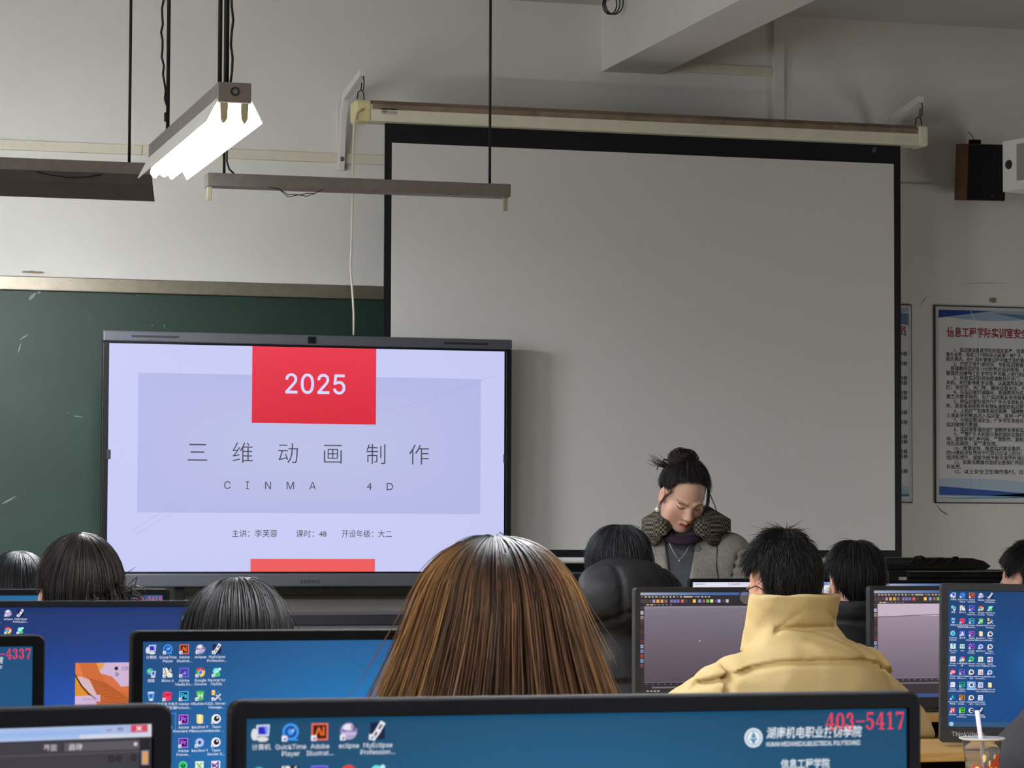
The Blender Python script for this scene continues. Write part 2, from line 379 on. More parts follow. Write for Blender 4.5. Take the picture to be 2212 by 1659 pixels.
# ------------------------------------------------------------------ big interactive display
YT = 11.6; tx0, tx1, tz0, tz1 = 1.496, 3.269, .998, 2.067; tcx = (tx0+tx1)/2
t = thing('interactive_display', 'big wall-sized interactive display showing a red and lilac title slide', 'display', (tcx, YT, 0))
W2 = (tx1-tx0)/2
MB().box((-W2+.02, .02, tz0+.04), (W2-.02, .075, tz1-.03)).obj('back_shell', BLACKP, t, bevel=.01)
fr = MB()
fr.box((-W2, -.006, tz0+.06), (-W2+.026, .03, tz1-.045)); fr.box((W2-.026, -.006, tz0+.06), (W2, .03, tz1-.045))
fr.box((-W2+.026, -.006, tz1-.052), (W2-.026, .03, tz1-.043)); fr.box((-W2+.026, -.006, tz0+.055), (W2-.026, .03, tz0+.064))
fr.obj('side_bezel', TVBLK, t, bevel=.003)
tb = MB().box((-W2, -.012, tz1-.044), (W2, .05, tz1)).obj('top_bar', TVGREY, t, bevel=.006)
for x in (at(335, 722, YT).x-tcx, at(1005, 738, YT).x-tcx): MB().box((x-.1, -.0135, tz1-.026), (x+.1, -.011, tz1-.017)).obj('speaker_slot', BLACKP2, tb)
x = at(672, 727, YT).x-tcx; c_ = MB().box((x-.018, -.016, tz1-.036), (x+.018, -.011, tz1-.006)).obj('camera_window', TVBLK, tb, bevel=.004)
MB().lathe([(.001, 0), (.007, .001), (.007, .003), (.001, .004)], 14).obj('lens', BLACKP, c_).matrix_local = Matrix.Translation((x, -.016, tz1-.021)) @ Matrix.Rotation(R(90), 4, 'X')
bb = MB().box((-W2, -.016, tz0), (W2, .05, tz0+.056)).obj('bottom_bar', TVGREY, t, bevel=.006)
for x in (-W2+.028, W2-.028): MB().box((x-.009, -.012, 1.53), (x+.009, -.004, 1.57)).obj('sensor', BLACKP2, t, bevel=.003)
lg = Canvas(200, 60); lg.text('seewo', 100, 45, 58, (36, 37, 42), 'c', .008, 3)
o = lg.obj('logo', .098, .03, PRINT, t); p = at(668, 1256, YT); o.location = (p.x-tcx, -.0165, p.z+.014)
for x in (at(386, 1280, 11.66).x-tcx, -(at(386, 1280, 11.66).x-tcx)):
    MB().box((x-.024, .05, .1), (x+.024, .09, 1.6)).obj('stand_post', BLACKP2, t, bevel=.004)
MB().box((-.62, .055, .3), (.62, .085, .36)).obj('cross_bar', BLACKP2, t)
for x in (at(386, 1280, 11.66).x-tcx, -(at(386, 1280, 11.66).x-tcx)): MB().box((x-.035, -.25, .0), (x+.035, .3, .1)).obj('foot', BLACKP2, t, bevel=.01)
# the slide
S = Canvas(1920, 1080)
def slidebg(u, v):
    g = .5+.5*math.cos((u-.5)*math.pi)*math.cos((v-.45)*math.pi*.8)
    return (194+8*g, 197+9*g, 240+6*g)
S.grid(0, 0, 1920, 1080, 24, 14, slidebg); S.up()
S.grid(.072*1920, .135*1080, .938*1920, .743*1080, 16, 10, lambda u, v: (180+8*math.sin(u*3.14)*math.sin(v*3.14), 184+9*math.sin(u*3.14)*math.sin(v*3.14), 230)); S.up()
S.grid(.353*1920, 0, .667*1920, .347*1080, 4, 8, lambda u, v: (233-18*v, 60-18*v, 78-18*v))
S.rect(.353*1920, .944*1080, .667*1920, 1080, (238, 92, 92)); S.up()
S.text('2025', .510*1920, .213*1080, 128, (214, 216, 250), 'c', .012, 4, width=.157*1920)
for ch, fx in zip('三维动画制作', (.217, .330, .443, .555, .666, .777)): S.text(ch, fx*1920, .516*1080, 108, (74, 72, 82), 'c', -.009, 3)
for ch, fx in (('C', .293), ('I', .343), ('N', .394), ('M', .450), ('A', .507), ('4', .651), ('D', .703)): S.text(ch, fx*1920, .638*1080, 50, (74, 72, 82), 'c', 0, 3)
S.text('主讲：李芙蓉', .305*1920, .846*1080, 38, (70, 68, 80), 'l', 0, 2, width=.114*1920)
S.text('课时：48', .466*1920, .846*1080, 38, (70, 68, 80), 'l', 0, 2, width=.077*1920)
S.text('开设年级：大二', .581*1920, .846*1080, 38, (70, 68, 80), 'l', 0, 2, width=.129*1920)
S.up()
for (x0, y0, x1, y1) in ((.06, .82, .17, .70), (.07, .84, .19, .71), (.70, .29, .94, .14), (.72, .30, .97, .12)): S.line([(x0*1920, y0*1080), (x1*1920, y1*1080)], 2, (172, 176, 222))
o = S.obj('screen', 3.237-1.523, 2.0235-1.062, GLOWTV, t); o.location = ((3.237+1.523)/2-tcx, -.001, 2.0235)

# ------------------------------------------------------------------ fluorescent fixtures
def fixture(name, label, loc, rz, tubes, ceiling_z, group='hanging fluorescent fixtures', wings=True, rods=(), cords=(), L_=1.2, tm=None):
    """gear box along local x, tubes below it"""
    t = thing(name, label, 'ceiling light', loc, rz, group)
    g = MB().box((-L_/2, -.042, 0), (L_/2, .042, .05)).obj('gear_box', LAMPG, t, bevel=.002)
    if wings:
        rf = MB()
        for s in (-1, 1): rf.prism([(s*.042, .006), (s*.043, .010), (s*.074, -.05), (s*.071, -.051)], 0, -L_/2, L_/2)
        rf.box((-L_/2, -.042, -.003), (L_/2, .042, 0)).obj('reflector', REFL, t)
    for x in (-L_/2+.012, L_/2-.012):
        for y in ((-.026, .026) if len(tubes) else (0,)):
            MB().prism([(y-.011, 0), (y+.011, 0), (y+.009, -.042), (y+.003, -.052), (y-.003, -.052), (y-.009, -.042)], 0, x-.009, x+.009).obj('lamp_holder', SOCK, t, bevel=.002)
    for y in tubes:
        MB().tube([(-L_/2+.025, y, -.034), (L_/2-.025, y, -.034)], .013, 14).obj('tube', tm or TUBEM, t, smooth=True)
    for x, y in rods:
        MB().tube([(x, y, .05), (x, y, ceiling_z-loc[2])], .0055, 8).obj('rod', CORD, t, smooth=True)
    for pts in cords:
        MB().tube(pts, .0035, 6).obj('flex_cord', CORD, t, smooth=True)
    return t
zf = 2.318; cz = ZC-zf
def wavy(x, y0, z0, z1, amp, n=40):
    return [(x+amp*math.sin(i*1.9)*.15+amp*math.sin(i/n*3.1)*.9, y0+.003*math.cos(i*1.9), z0+(z1-z0)*i/n) for i in range(n+1)]
# local x runs along the room towards the front wall (rz = 90 degrees): local y then points to -x
main = fixture('fluorescent_fixture', 'lit three-tube fluorescent fixture hanging over the left of the room', (1.211, 7.475, zf), R(90), (-.027, .0, .027), ZC,
    rods=((-.573, .034), (-.555, .013), (.47, 1.211-at(363, 200, 7.945).x)), cords=(wavy(-.573, .004, .05, cz, .0), [(.47+.004*math.cos(k*2.4), 1.211-at(x+2*math.sin(k*2.4), y, 7.945).x, at(x, y, 7.945).z-zf) for k, (x, y) in enumerate([(362, 250), (360, 232), (358, 214), (356.5, 196), (355, 178), (353.5, 160), (352, 142), (351, 124), (350.5, 106), (350, 88), (350, 70), (350, 52), (351, 34), (351, 16), (352, -2), (352, -60), (353, -140)])]))
for x in (-.6,):
    o = MB().lathe([(.008, 0), (.011, 0), (.011, .0015), (.008, .0015)], 20, closed=True).obj('knockout', BLACKP2, main); o.matrix_local = Matrix.Translation((x-.0005, 0, .027)) @ Matrix.Rotation(R(-90), 4, 'Y')
q = at(360, 253, 7.94); MB().box((-.008, -.007, -.013), (.008, .007, .013)).obj('connector', CORD, main, bevel=.002).location = (.462, 1.211-q.x, q.z-zf)
for nx, ny, lb in ((1.211, 3.9, 'lit fluorescent fixture hanging above the second row of desks'), (4.6, 3.9, 'lit fluorescent fixture hanging near the right of the second row'), (1.211, .5, 'lit fluorescent fixture hanging above the camera position')):
    fixture('fluorescent_fixture', lb, (nx, ny, zf), R(90), (-.027, .0, .027), ZC, rods=((-.5, 0), (.5, 0)), tm=TUBEW if nx > 3 else None)
# two unlit fixtures in front of the chalkboard
a = at(325, 380, 10.3); b = at(1100, 405, 10.5)
u1 = fixture('fluorescent_fixture', 'board light with a deep dark reflector at the left edge, shining on the chalkboard wall', (a.x-.6, 10.3, at(325, 384, 10.3).z), 0, (.0, .03), ZC, wings=False, tm=TUBEB, rods=((at(279, 360, 10.3).x-a.x+.6, 0),))
rf = MB(); rf.prism([(-.043, .006), (-.06, -.035), (-.115, -.10), (-.113, -.102), (-.055, -.036), (-.04, .004)], 0, -.6, .6); rf.prism([(.043, .006), (.05, -.03), (.047, -.031), (.04, .004)], 0, -.6, .6)
rf.obj('reflector', LAMPD, u1)
p = at(90, 372, 10.25); MB().tube([(-.02, -.05, .0), (.03, -.066, -.012), (.10, -.07, -.02), (.17, -.066, -.013), (.22, -.05, .0)], .0022, 5).obj('loose_wire', CORD, u1).location = (p.x-a.x+.6, 0, 0)
u2 = fixture('fluorescent_fixture', 'unlit bare fixture without tubes, hanging in front of the projection screen', (b.x-.605, 10.5, 2.55), 0, (), ZC, wings=False,
    rods=((at(484, 380, 10.5).x-b.x+.605, 0), (at(1058, 390, 10.5).x-b.x+.605, 0)), cords=([(at(490, 300, 10.5).x-b.x+.605, -.01, .19), (at(489, 345, 10.5).x-b.x+.605, -.01, .1), (at(494, 357, 10.5).x-b.x+.605, -.012, .07), (at(506, 368, 10.5).x-b.x+.605, -.012, .05)],))
for k, off in enumerate((0, .02)):
    pp = [at(x, y, 10.44) for x, y in ((579, 392), (588, 405), (602, 408), (622, 420+6*k), (640, 420+2*k), (662, 424-6*k), (680, 418), (698, 402))]
    MB().tube([(p.x-b.x+.605, p.y-10.5, min(p.z-2.55, 0)) for p in pp], .0016, 5).obj('loose_wire', CORD, u2)
for x in (-.2, .05, .35): MB().box((x-.008, -.044, -.004), (x+.008, -.02, .006)).obj('spring_clip', STEEL, u2)

# cable coil on the beam
p0 = at(1350, 10, 11.0); m = MB()
xs_ = bx0-.004
for k in range(3):
    m.tube([(-.004-.003*k, math.cos(a_)*(.04-.004*k)+.01*k, math.sin(a_)*(.052-.004*k)-.004*k) for a_ in [2*math.pi*i/24 for i in range(25)]], .0028, 6)
m.tube([(-.004, .03, .03), (-.004, .05, .08), (-.004, .06, .16)], .003, 6)
o = m.obj('cable_coil', CORD, smooth=True); yc = 11.0
k = at(1350, 8, 1.0)-CAM; tt = (xs_-CAM.x)/k.x; o.location = (xs_, CAM.y+k.y*tt, CAM.z+k.z*tt); o.rotation_euler.z = R(66); o.location.x -= .05
tag(o, 'coil of dark cable hanging on the side of the ceiling beam', 'cable')

# ------------------------------------------------------------------ posters, speaker, white unit
RULES = '''    1、实训室设备是学院的固定资产，信息工程学院对所有设
备负总责，信息工程学院院长是第一责任人，实训室管理员是具
体负责人。在使用和管理过程中建立追踪管理，跟踪追究制度
    2、按照正常作息时间，专职实训室管理员要提前10分钟
，授课教师应提前10分钟到达实训场地，做好教学准备工作
管理员对接勤工俭学学生每天晚上进行机房巡查，及时记录
    3、所有实训室场地授课教师开关门，实训结束以后组织
关机、关投影等教学设备，认真填写机房日志、打扫实训室
灯、关空调、关门等，确保设备安全，方能离开。
    4、在实训室授课期间，授课教师为实训室财产安全监管
意离开教学场所，杜绝实训室无老师现象发生。
    5、除实训室管理员外任何人不准私自拆卸设备，更不准
件，若发现易损部件有故障请报告实训室管理员处理，不得
    6、上机时严禁携带易燃易爆、强磁物品、扳手和建立工
上课无关的物品进入实训室，否则一律没收。
    7、为保证数据安全，任何学生未经允许，不准随意携带
实训室拷贝数据。
    8、实训室管理员或任课教师不得将实训室钥匙转借他人
    9、严禁任何人利用计算机国际互联网观看、传播、拷贝
动、迷信等不健康内容，严禁制作、复制、查阅和传播有害
违反此规定，将严肃处理。
    10、故意破坏、偷盗实训室设备的，价值在200元以内
的10倍经济处罚并予行政记过以上处分；价值在200元以上
经济处罚外，视情节给予勒令退学和送公安机关拘留处理。
    11、如果违章操作造成设备软硬件损坏，根据损坏程度
和处罚。
    12、以上安全卫生操作条例，自2024年3月执行。'''.split('\n')
def poster(name, label, x0, x1, z0, z1, title, lines, full=True):
    wd, hh = x1-x0, z1-z0; t = thing(name, label, 'poster', ((x0+x1)/2, YW, z0), group='framed notices on the front wall')
    MB().box((-wd/2, -.012, 0), (wd/2, 0, hh)).obj('mount', ACRYL, t, bevel=.006, seg=3)
    ol = MB()
    for a_, b_ in (((-wd/2-.002, -.010, -.002), (-wd/2+.003, -.001, hh)), ((wd/2-.003, -.010, -.002), (wd/2+.002, -.001, hh)), ((-wd/2, -.010, -.003), (wd/2, -.001, .002)), ((-wd/2, -.010, hh-.002), (wd/2, -.001, hh+.003))): ol.box(a_, b_)
    ol.obj('edge_strip', BLACKP2, t)
    pw, ph = wd-.034, hh-.034; cv = Canvas(1000, 1000*ph/pw); H = cv.H
    cv.rect(0, 0, 1000, H, (214, 214, 214)); cv.up()
    N = 30
    def band(f0, f1, col):
        pts = []
        for i in range(N+1): pts += [(1000*i/N, f0(i/N)), (1000*i/N, f1(i/N))]
        cv.add(pts, [(2*i, 2*i+1, 2*i+3, 2*i+2) for i in range(N)], col)
    band(lambda u: 0, lambda u: 40+38*math.sin(u*3.3+.2), (150, 172, 190)); cv.up()
    band(lambda u: 4, lambda u: max(4, 62*(1-u*2.2)), (20, 62, 140)); band(lambda u: 18+34*max(0, u-.45), lambda u: 18+34*max(0, u-.45)+150*max(0, u-.45)*(1 if u < .8 else 1.1), (96, 122, 156))
    band(lambda u: H-150+60*u-60*math.sin(u*3.1)*.4, lambda u: H-20, (176, 196, 214)); cv.up()
    band(lambda u: H-95+70*u, lambda u: H-30+14*u, (40, 84, 168)); band(lambda u: H-66*u, lambda u: H-20*u*u, (150, 192, 204)); cv.up()
    band(lambda u: H-12-40*max(0, u-.45), lambda u: H-8-22*max(0, u-.45), (70, 120, 130)); cv.up()
    if full:
        cv.text(title, 66, 196, 78, (150, 30, 52), 'l', .022, 2, width=900)
        for i, ln in enumerate(lines):
            ind = 60 if ln.startswith('    ') else 0
            cv.text(ln.strip(), 58+ind, 312+i*(H-312-190)/(len(lines)-1), 36, (38, 38, 44), 'l', .016, 1, width=(900-ind if len(ln) > 24 else None))
    else:
        cv.text('员', 985, 196, 78, (150, 30, 52), 'r', .022, 2)
        for i in range(26): 
            if i % 3 != 2: cv.text('学生实训室安全管理要求及规定内容', 990 if i % 4 else 940, 312+i*(H-312-190)/25, 34, (38, 38, 44), 'r', .016, 1)
    o = cv.obj('printed_sheet', pw, ph, PRINT, t); o.location = (0, -.0125, hh-.017)
    if full:       # the cover sheet has buckled: a thin bright curved crease
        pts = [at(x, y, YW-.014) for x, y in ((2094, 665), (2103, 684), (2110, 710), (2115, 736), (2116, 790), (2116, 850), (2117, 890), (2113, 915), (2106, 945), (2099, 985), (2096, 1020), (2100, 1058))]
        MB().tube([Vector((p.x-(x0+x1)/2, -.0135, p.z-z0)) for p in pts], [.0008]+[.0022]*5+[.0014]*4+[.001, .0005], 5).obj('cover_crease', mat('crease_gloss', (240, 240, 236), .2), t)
    return t
px0 = at(2018, 664, YW).x
poster('wall_notice', 'rules poster with red title and a bright crease on the front wall', px0, px0+.68, 1.379, 2.319, '信息工程学院实训室安全管理制度', RULES)
px1 = at(1967, 664, YW).x
poster('wall_notice', 'framed notice mostly hidden behind the edge of the projection screen', px1-.68, px1, 1.379, 2.319, '', [], False)

sp = at(2115, 370, 11.98); sh = at(2100, 309, 11.98).z-at(2100, 430, 11.98).z
t = thing('wall_speaker', 'walnut-sided speaker with a black front, mounted on the front wall', 'speaker', (sp.x+.02, 12.03, at(2100, 430, 11.98).z), R(-7)); t.rotation_euler.x = R(7)
MB().box((-.088, -.085, 0), (.1, .1, sh)).obj('cabinet', WOODB, t, bevel=.002)
g = MB().box((-.086, -.097, .004), (.098, -.086, sh-.004)).obj('front_grille', GRILLE, t, bevel=.003)
cv = Canvas(100, 20); cv.text('Fuyin', 50, 15, 18, (150, 150, 150), 'c', .01)
o = cv.obj('badge', .03, .006, PRINT, t); o.location = (.035, -.0975, .025)
MB().box((-.05, -.03, sh), (-.006, .03, sh+.022)).obj('mount_block', BLACKP, t, bevel=.004)
MB().tube([(-.03, .0, sh+.02), (-.034, .05, sh+.05), (-.024, .12, sh+.06)], .004, 6).obj('wall_hook', STEEL, t)
MB().box((-.03, .1, .05), (.03, .19, .2)).obj('wall_mount', BLACKP, t)

wa = at(2165, 305, 11.0); wb = at(2165, 415, 11.0); dz = wa.z-wb.z
t = thing('white_box_unit', 'white box with a grey panel hanging in front of the wooden speaker', 'wall unit', (wa.x, 11.0, wb.z), R(-74))
MB().box((0, 0, 0), (.8, .22, dz)).obj('casing', WHITEMET, t, bevel=.004)
MB().box((.092, -.002, .040), (.72, .004, dz-.024)).obj('grey_panel', mat('grey_insert', (150, 146, 142), .5), t, bevel=.001)
MB().lathe([(.001, 0), (.021, .001), (.018, .006), (.001, .007)], 18).obj('round_knob', BLACKP2, t).matrix_local = Matrix.Translation((.042, 0, dz*.52)) @ Matrix.Rotation(R(90), 4, 'X')
MB().tube([(.4, .1, dz), (.4, .1, ZC-wb.z)], .018, 12).obj('ceiling_pole', WHITEMET, t, smooth=True)
# ------------------------------------------------------------------ pictures on the computer screens (1680 x 1050)
def ellring(cv, cx, cy, rx, ry, ix, iy, a0, a1, col, n=22):
    p = []
    for i in range(n+1):
        a = R(a0+(a1-a0)*i/n); p += [(cx+ix*math.cos(a), cy+iy*math.sin(a)), (cx+rx*math.cos(a), cy+ry*math.sin(a))]
    cv.add(p, [(2*i, 2*i+1, 2*i+3, 2*i+2) for i in range(n)], col)
def serif(cv, s, x, y, w, h, col):
    """bold old-style numerals with serifs, each in a cell w by h"""
    for ch in s:
        def P(*q): return [(x+w*(.06+.88*a), y+h*b) for a, b in q]
        def rc(a, b, c, d): cv.add(P((a, b), (c, b), (c, d), (a, d)), [(0, 1, 2, 3)], col)
        def er(cx, cy, rx, ry, ix, iy, a0, a1): ellring(cv, x+w*(.06+.88*cx), y+h*cy, w*.88*rx, h*ry, w*.88*ix, h*iy, a0, a1, col)
        if ch == '0': er(.5, .5, .46, .5, .22, .44, 0, 360)
        if ch == '1': rc(.4, 0, .62, .95); rc(.17, .93, .85, 1); cv.add(P((.18, .12), (.4, 0), (.4, .14), (.2, .2)), [(0, 1, 2, 3)], col)
        if ch == '2': er(.48, .29, .42, .29, .17, .22, -200, 30); cv.add(P((.62, .38), (.88, .36), (.3, .88), (.06, .9)), [(0, 1, 2, 3)], col); rc(.06, .86, .9, 1); rc(.84, .74, .92, 1)
        if ch == '3': er(.46, .27, .38, .27, .15, .21, -190, 85); er(.44, .71, .44, .29, .18, .23, -85, 190)
        if ch == '4': rc(.56, 0, .78, .95); rc(.36, .93, .96, 1); rc(0, .64, 1, .71); cv.add(P((.56, 0), (.7, 0), (.09, .66), (0, .66)), [(0, 1, 2, 3)], col)
        if ch == '5': rc(.16, 0, .86, .12); rc(.14, 0, .23, .5); er(.44, .67, .46, .33, .22, .26, -140, 165)
        if ch == '7': rc(.06, 0, .92, .13); rc(.04, 0, .12, .26); cv.add(P((.84, .1), (.93, .1), (.55, 1), (.28, 1)), [(0, 1, 2, 3)], col)
        if ch == '9': er(.48, .32, .44, .32, .2, .26, 0, 360); er(.42, .45, .5, .55, .27, .5, -20, 120)
        if ch == '-': rc(.02, .48, .98, .555)
        x += w

WHT, INKW = (236, 236, 244), (225, 228, 238)
def sq(cv, x, y, b, f, t, tc=None, s=20):
    cv.rect(x-s, y-s, x+s, y+s, b); cv.up(); cv.rect(x-s+4, y-s+4, x+s-4, y+s-4, f); cv.up(); cv.text(t, x, y+8, 25, tc or b, 'c', .03)
def sc(cv, x, y): cv.up(); cv.rect(x-21, y+8, x-8, y+21, WHT); cv.up(); cv.poly([(x-18, y+18), (x-12, y+11), (x-10, y+18)], (50, 70, 120))
def ic(cv, k, x, y):
    d, r, t, p = cv.disc, cv.rect, cv.text, cv.poly
    def ball(c1=(240, 240, 246), c2=(20, 22, 40)): d(x, y, 20, c1); cv.up(); d(x+2, y-1, 12, c2); cv.up(); d(x+5, y-5, 4, c1)
    def kring(): d(x, y, 20, (120, 150, 235)); cv.up(); d(x, y, 15, (222, 228, 250)); cv.up(); cv.ring(x, y, 7, 11, (110, 140, 230)); d(x, y, 6, (30, 30, 50))
    def folder(): p([(x-14, y-20), (x+4, y-20), (x+14, y-16), (x+14, y+18), (x-6, y+20), (x-14, y+14)], (240, 214, 138)); cv.up(); r(x-4, y-18, x+6, y+18, (252, 236, 180))
    def office(c, s): r(x-18, y-20, x+18, y+20, (238, 240, 244)); cv.up(); r(x-12, y-13, x+14, y+14, c); cv.up(); t(s, x, y+10, 28, WHT, 'c', .03)
    if k == 'pc': d(x-16, y+4, 8, (220, 222, 226), ry=14); p([(x-12, y-18), (x+20, y-19), (x+18, y+8), (x-10, y+8)], (215, 220, 240)); cv.up(); p([(x-8, y-14), (x+8, y-15), (x+12, y+4), (x-7, y+4)], (40, 40, 190)); p([(x+6, y-15), (x+17, y-16), (x+15, y+4), (x+11, y+4)], (120, 150, 240)); d(x+3, y+15, 14, (222, 222, 222), ry=6)
    if k == 'qt': d(x, y-1, 20, (60, 150, 240)); p([(x+4, y+8), (x+20, y+20), (x+2, y+19)], (50, 150, 250)); cv.up(); cv.ring(x, y-1, 8, 14, (16, 60, 130)); p([(x, y), (x+12, y-12), (x+8, y-2)], (200, 225, 250))
    if k == 'ai': sq(cv, x, y, (236, 110, 78), (58, 14, 8), 'Ai', (250, 120, 40))
    if k == 'ec': d(x, y, 20, (176, 160, 205)); cv.up(); d(x, y-9, 14, (232, 226, 240), ry=8); r(x-18, y-4, x+18, y, (110, 90, 160)); r(x-18, y+4, x+18, y+8, (210, 190, 225)); d(x+11, y-10, 7, (40, 36, 86))
    if k == 'me': r(x-18, y-20, x+18, y+20, (14, 24, 66)); cv.up(); cv.line([(x+10, y-15), (x+2, y-2)], 13, WHT); cv.line([(x-10, y+15), (x-1, y+3)], 13, WHT); cv.up(); cv.line([(x+9, y-13), (x+4, y-6)], 5, (14, 24, 66)); cv.line([(x-8, y+12), (x-3, y+5)], 5, (14, 24, 66))
    if k == 'net': d(x-5, y-6, 14, (70, 170, 190)); cv.up(); d(x-9, y-8, 7, (120, 220, 130)); p([(x-2, y-6), (x+20, y-8), (x+18, y+12), (x-1, y+12)], (200, 210, 240)); cv.up(); p([(x+3, y-3), (x+14, y-4), (x+14, y+8), (x+4, y+8)], (50, 70, 190)); d(x+8, y+17, 10, (220, 220, 226), ry=4)
    if k == 'rh': r(x-20, y-20, x+20, y+20, (232, 230, 224)); cv.up(); p([(x-2, y-20), (x+20, y-20), (x+20, y+4), (x+6, y-2)], (12, 12, 16)); p([(x-14, y+2), (x+2, y+20), (x-20, y+20)], (16, 16, 18)); cv.line([(x-14, y-18), (x-6, y+6)], 3, (40, 40, 40)); cv.up(); t('6', x+11, y-3, 22, WHT, 'c', .02)
    if k == 'men': sq(cv, x, y, (112, 104, 232), (64, 54, 150), '◢', (140, 130, 240))
    if k == 'ch': d(x, y, 20, (226, 62, 50)); cv.up(); d(x, y, 20, (60, 160, 84), a0=90, a1=210); d(x, y, 20, (252, 200, 60), a0=-30, a1=90); cv.up(); d(x, y, 10, WHT); cv.up(); d(x, y, 8, (66, 120, 230))
    if k == 'nav': d(x-2, y-4, 14, (110, 226, 226)); d(x+2, y+10, 14, (90, 214, 140), ry=9); cv.up(); d(x+13, y-13, 6, (190, 240, 240)); p([(x-14, y+4), (x+6, y-12), (x+4, y+2)], (200, 245, 220)); d(x+4, y+9, 7, (70, 190, 70))
    if k == 'bin': p([(x-15, y-16), (x+15, y-18), (x+10, y+18), (x-9, y+18)], (110, 165, 226)); cv.up(); p([(x-8, y-8), (x+8, y-8), (x+5, y+6), (x-6, y+6)], (40, 90, 190)); d(x, y-16, 15, (190, 215, 240), ry=4); d(x+1, y+15, 8, (235, 238, 240), ry=4)
    if k == 'red': d(x, y, 20, (236, 62, 98)); r(x-18, y-15, x+18, y+15, (236, 62, 98)); cv.up(); cv.ring(x-4, y+2, 8, 11, (130, 20, 60), a0=180, a1=360); cv.ring(x+8, y+2, 8, 11, (130, 20, 60), a0=180, a1=360); r(x-15, y, x-12, y+10, (130, 20, 60)); r(x+16, y, x+19, y+8, (130, 20, 60))
    if k == 'ps': sq(cv, x, y, (70, 200, 250), (6, 30, 60), 'Ps')
    if k == 'hb': p([(x-17, y-20), (x+18, y-20), (x+14, y+17), (x, y+21), (x-13, y+17)], (70, 190, 70)); cv.up(); t('H', x, y+10, 28, WHT, 'c', .03)
    if k == 'sql': r(x-20, y-20, x-6, y-2, (248, 196, 90)); d(x-13, y-20, 7, (255, 230, 160), ry=3); cv.up(); cv.line([(x-6, y+18), (x+16, y-4)], 6, (225, 225, 230)); cv.line([(x, y-2), (x+18, y+18)], 5, (190, 195, 205)); r(x+4, y-19, x+14, y-10, (50, 120, 140))
    if k == 'ie': cv.ring(x, y+2, 9, 18, (80, 200, 245), a0=25, a1=360); r(x-10, y, x+17, y+6, (80, 200, 245)); cv.up(); cv.ring(x+1, y, 17, 21, (250, 214, 90), a0=140, a1=300)
    if k == 'fl': r(x-19, y-20, x+19, y+20, (30, 84, 206)); cv.up(); d(x, y-6, 7, (130, 180, 250)); p([(x-12, y+14), (x-6, y), (x+6, y), (x+12, y+14)], (110, 165, 245))
    if k == 'fl2': r(x-19, y-20, x+19, y+20, (104, 104, 245)); cv.up(); d(x, y-6, 7, (230, 230, 255)); p([(x-12, y+14), (x-6, y), (x+6, y), (x+12, y+14)], (230, 230, 255))
    if k == 'pr': sq(cv, x, y, (196, 110, 250), (44, 4, 76), 'Pr')
    if k == 'fo': folder()
    if k == 'tr': ball()
    if k == 'mx': r(x-20, y-20, x+20, y+20, (226, 234, 234)); cv.up(); t('3', x, y+9, 36, (40, 150, 160), 'c', .03)
    if k == 'so': r(x-18, y-17, x+18, y+18, (205, 228, 228)); cv.up(); t('22', x, y+7, 24, (70, 60, 70), 'c', .02)
    if k == 'ks': kring()
    if k == 'ac': r(x-20, y-20, x+20, y+20, (244, 226, 226)); cv.up(); cv.line([(x, y-14), (x+2, y), (x+16, y+8)], 3, (190, 50, 50)); cv.line([(x+2, y), (x-14, y+13)], 3, (190, 50, 50))
    if k == 'wh':
        for i, c in enumerate(((240, 80, 90), (250, 160, 60), (250, 220, 80), (90, 200, 110), (60, 160, 240), (150, 90, 220))): d(x, y, 20, c, 6, a0=i*60-90, a1=i*60-30)
        cv.up(); d(x, y, 6, WHT)
    if k == 'an': d(x, y-3, 19, (70, 210, 130)); p([(x-4, y+12), (x+16, y+20), (x+10, y+8)], (70, 210, 130)); cv.up(); d(x, y-3, 10, (20, 60, 50)); cv.up(); cv.line([(x-4, y-10), (x, y), (x+4, y-10)], 2.5, (70, 210, 130))
    if k == 'xl': r(x-18, y-20, x+18, y+20, (225, 240, 216)); cv.up(); cv.line([(x-10, y-10), (x+10, y+12)], 5, (80, 160, 80)); cv.line([(x+10, y-12), (x-10, y+12)], 5, (120, 190, 110))
    if k == 'vs': r(x-19, y-20, x+19, y+20, (238, 232, 244)); cv.up(); cv.line([(x-13, y-8), (x+10, y+14), (x+10, y-14), (x-13, y+8), (x-13, y-8)], 6, (104, 60, 150))
    if k == 'cr': d(x, y, 20, (232, 40, 50)); r(x-17, y-15, x+17, y+16, (232, 40, 50)); cv.up(); cv.ring(x-4, y+1, 5, 9, WHT); cv.ring(x+6, y+1, 5, 9, WHT)
    if k == 'ae': sq(cv, x, y, (150, 120, 240), (34, 14, 90), 'Ae')
    if k == 'pp': office((230, 90, 60), 'P')
    if k == 'pd': r(x-17, y-20, x+17, y+20, (232, 228, 236)); cv.up(); p([(x-8, y-10), (x+8, y-2), (x-8, y+10)], (160, 150, 190)); cv.up(); p([(x-5, y-5), (x+3, y-1), (x-5, y+5)], WHT)
    if k == 'au': sq(cv, x, y, (40, 200, 170), (4, 46, 42), 'Au')
    if k == 'cs': r(x-32, y-26, x+32, y+40, (120, 170, 225)); cv.up(); ball((232, 234, 240))
    if k == 'vi': office((96, 96, 190), 'V')
    if k == 'wd': office((60, 100, 200), 'W')
    if k == 'at': p([(x-18, y+18), (x, y-20), (x+16, y+18), (x+2, y+10)], (40, 190, 190)); cv.up(); p([(x-4, y+8), (x+2, y-6), (x+14, y+18)], (40, 110, 180))
    if k == 'br': sq(cv, x, y, (236, 150, 50), (56, 26, 4), 'Br')
    if k == 'hx': r(x-18, y-20, x+18, y+20, (238, 60, 80)); cv.up(); t('H', x, y+10, 30, WHT, 'c', .03)
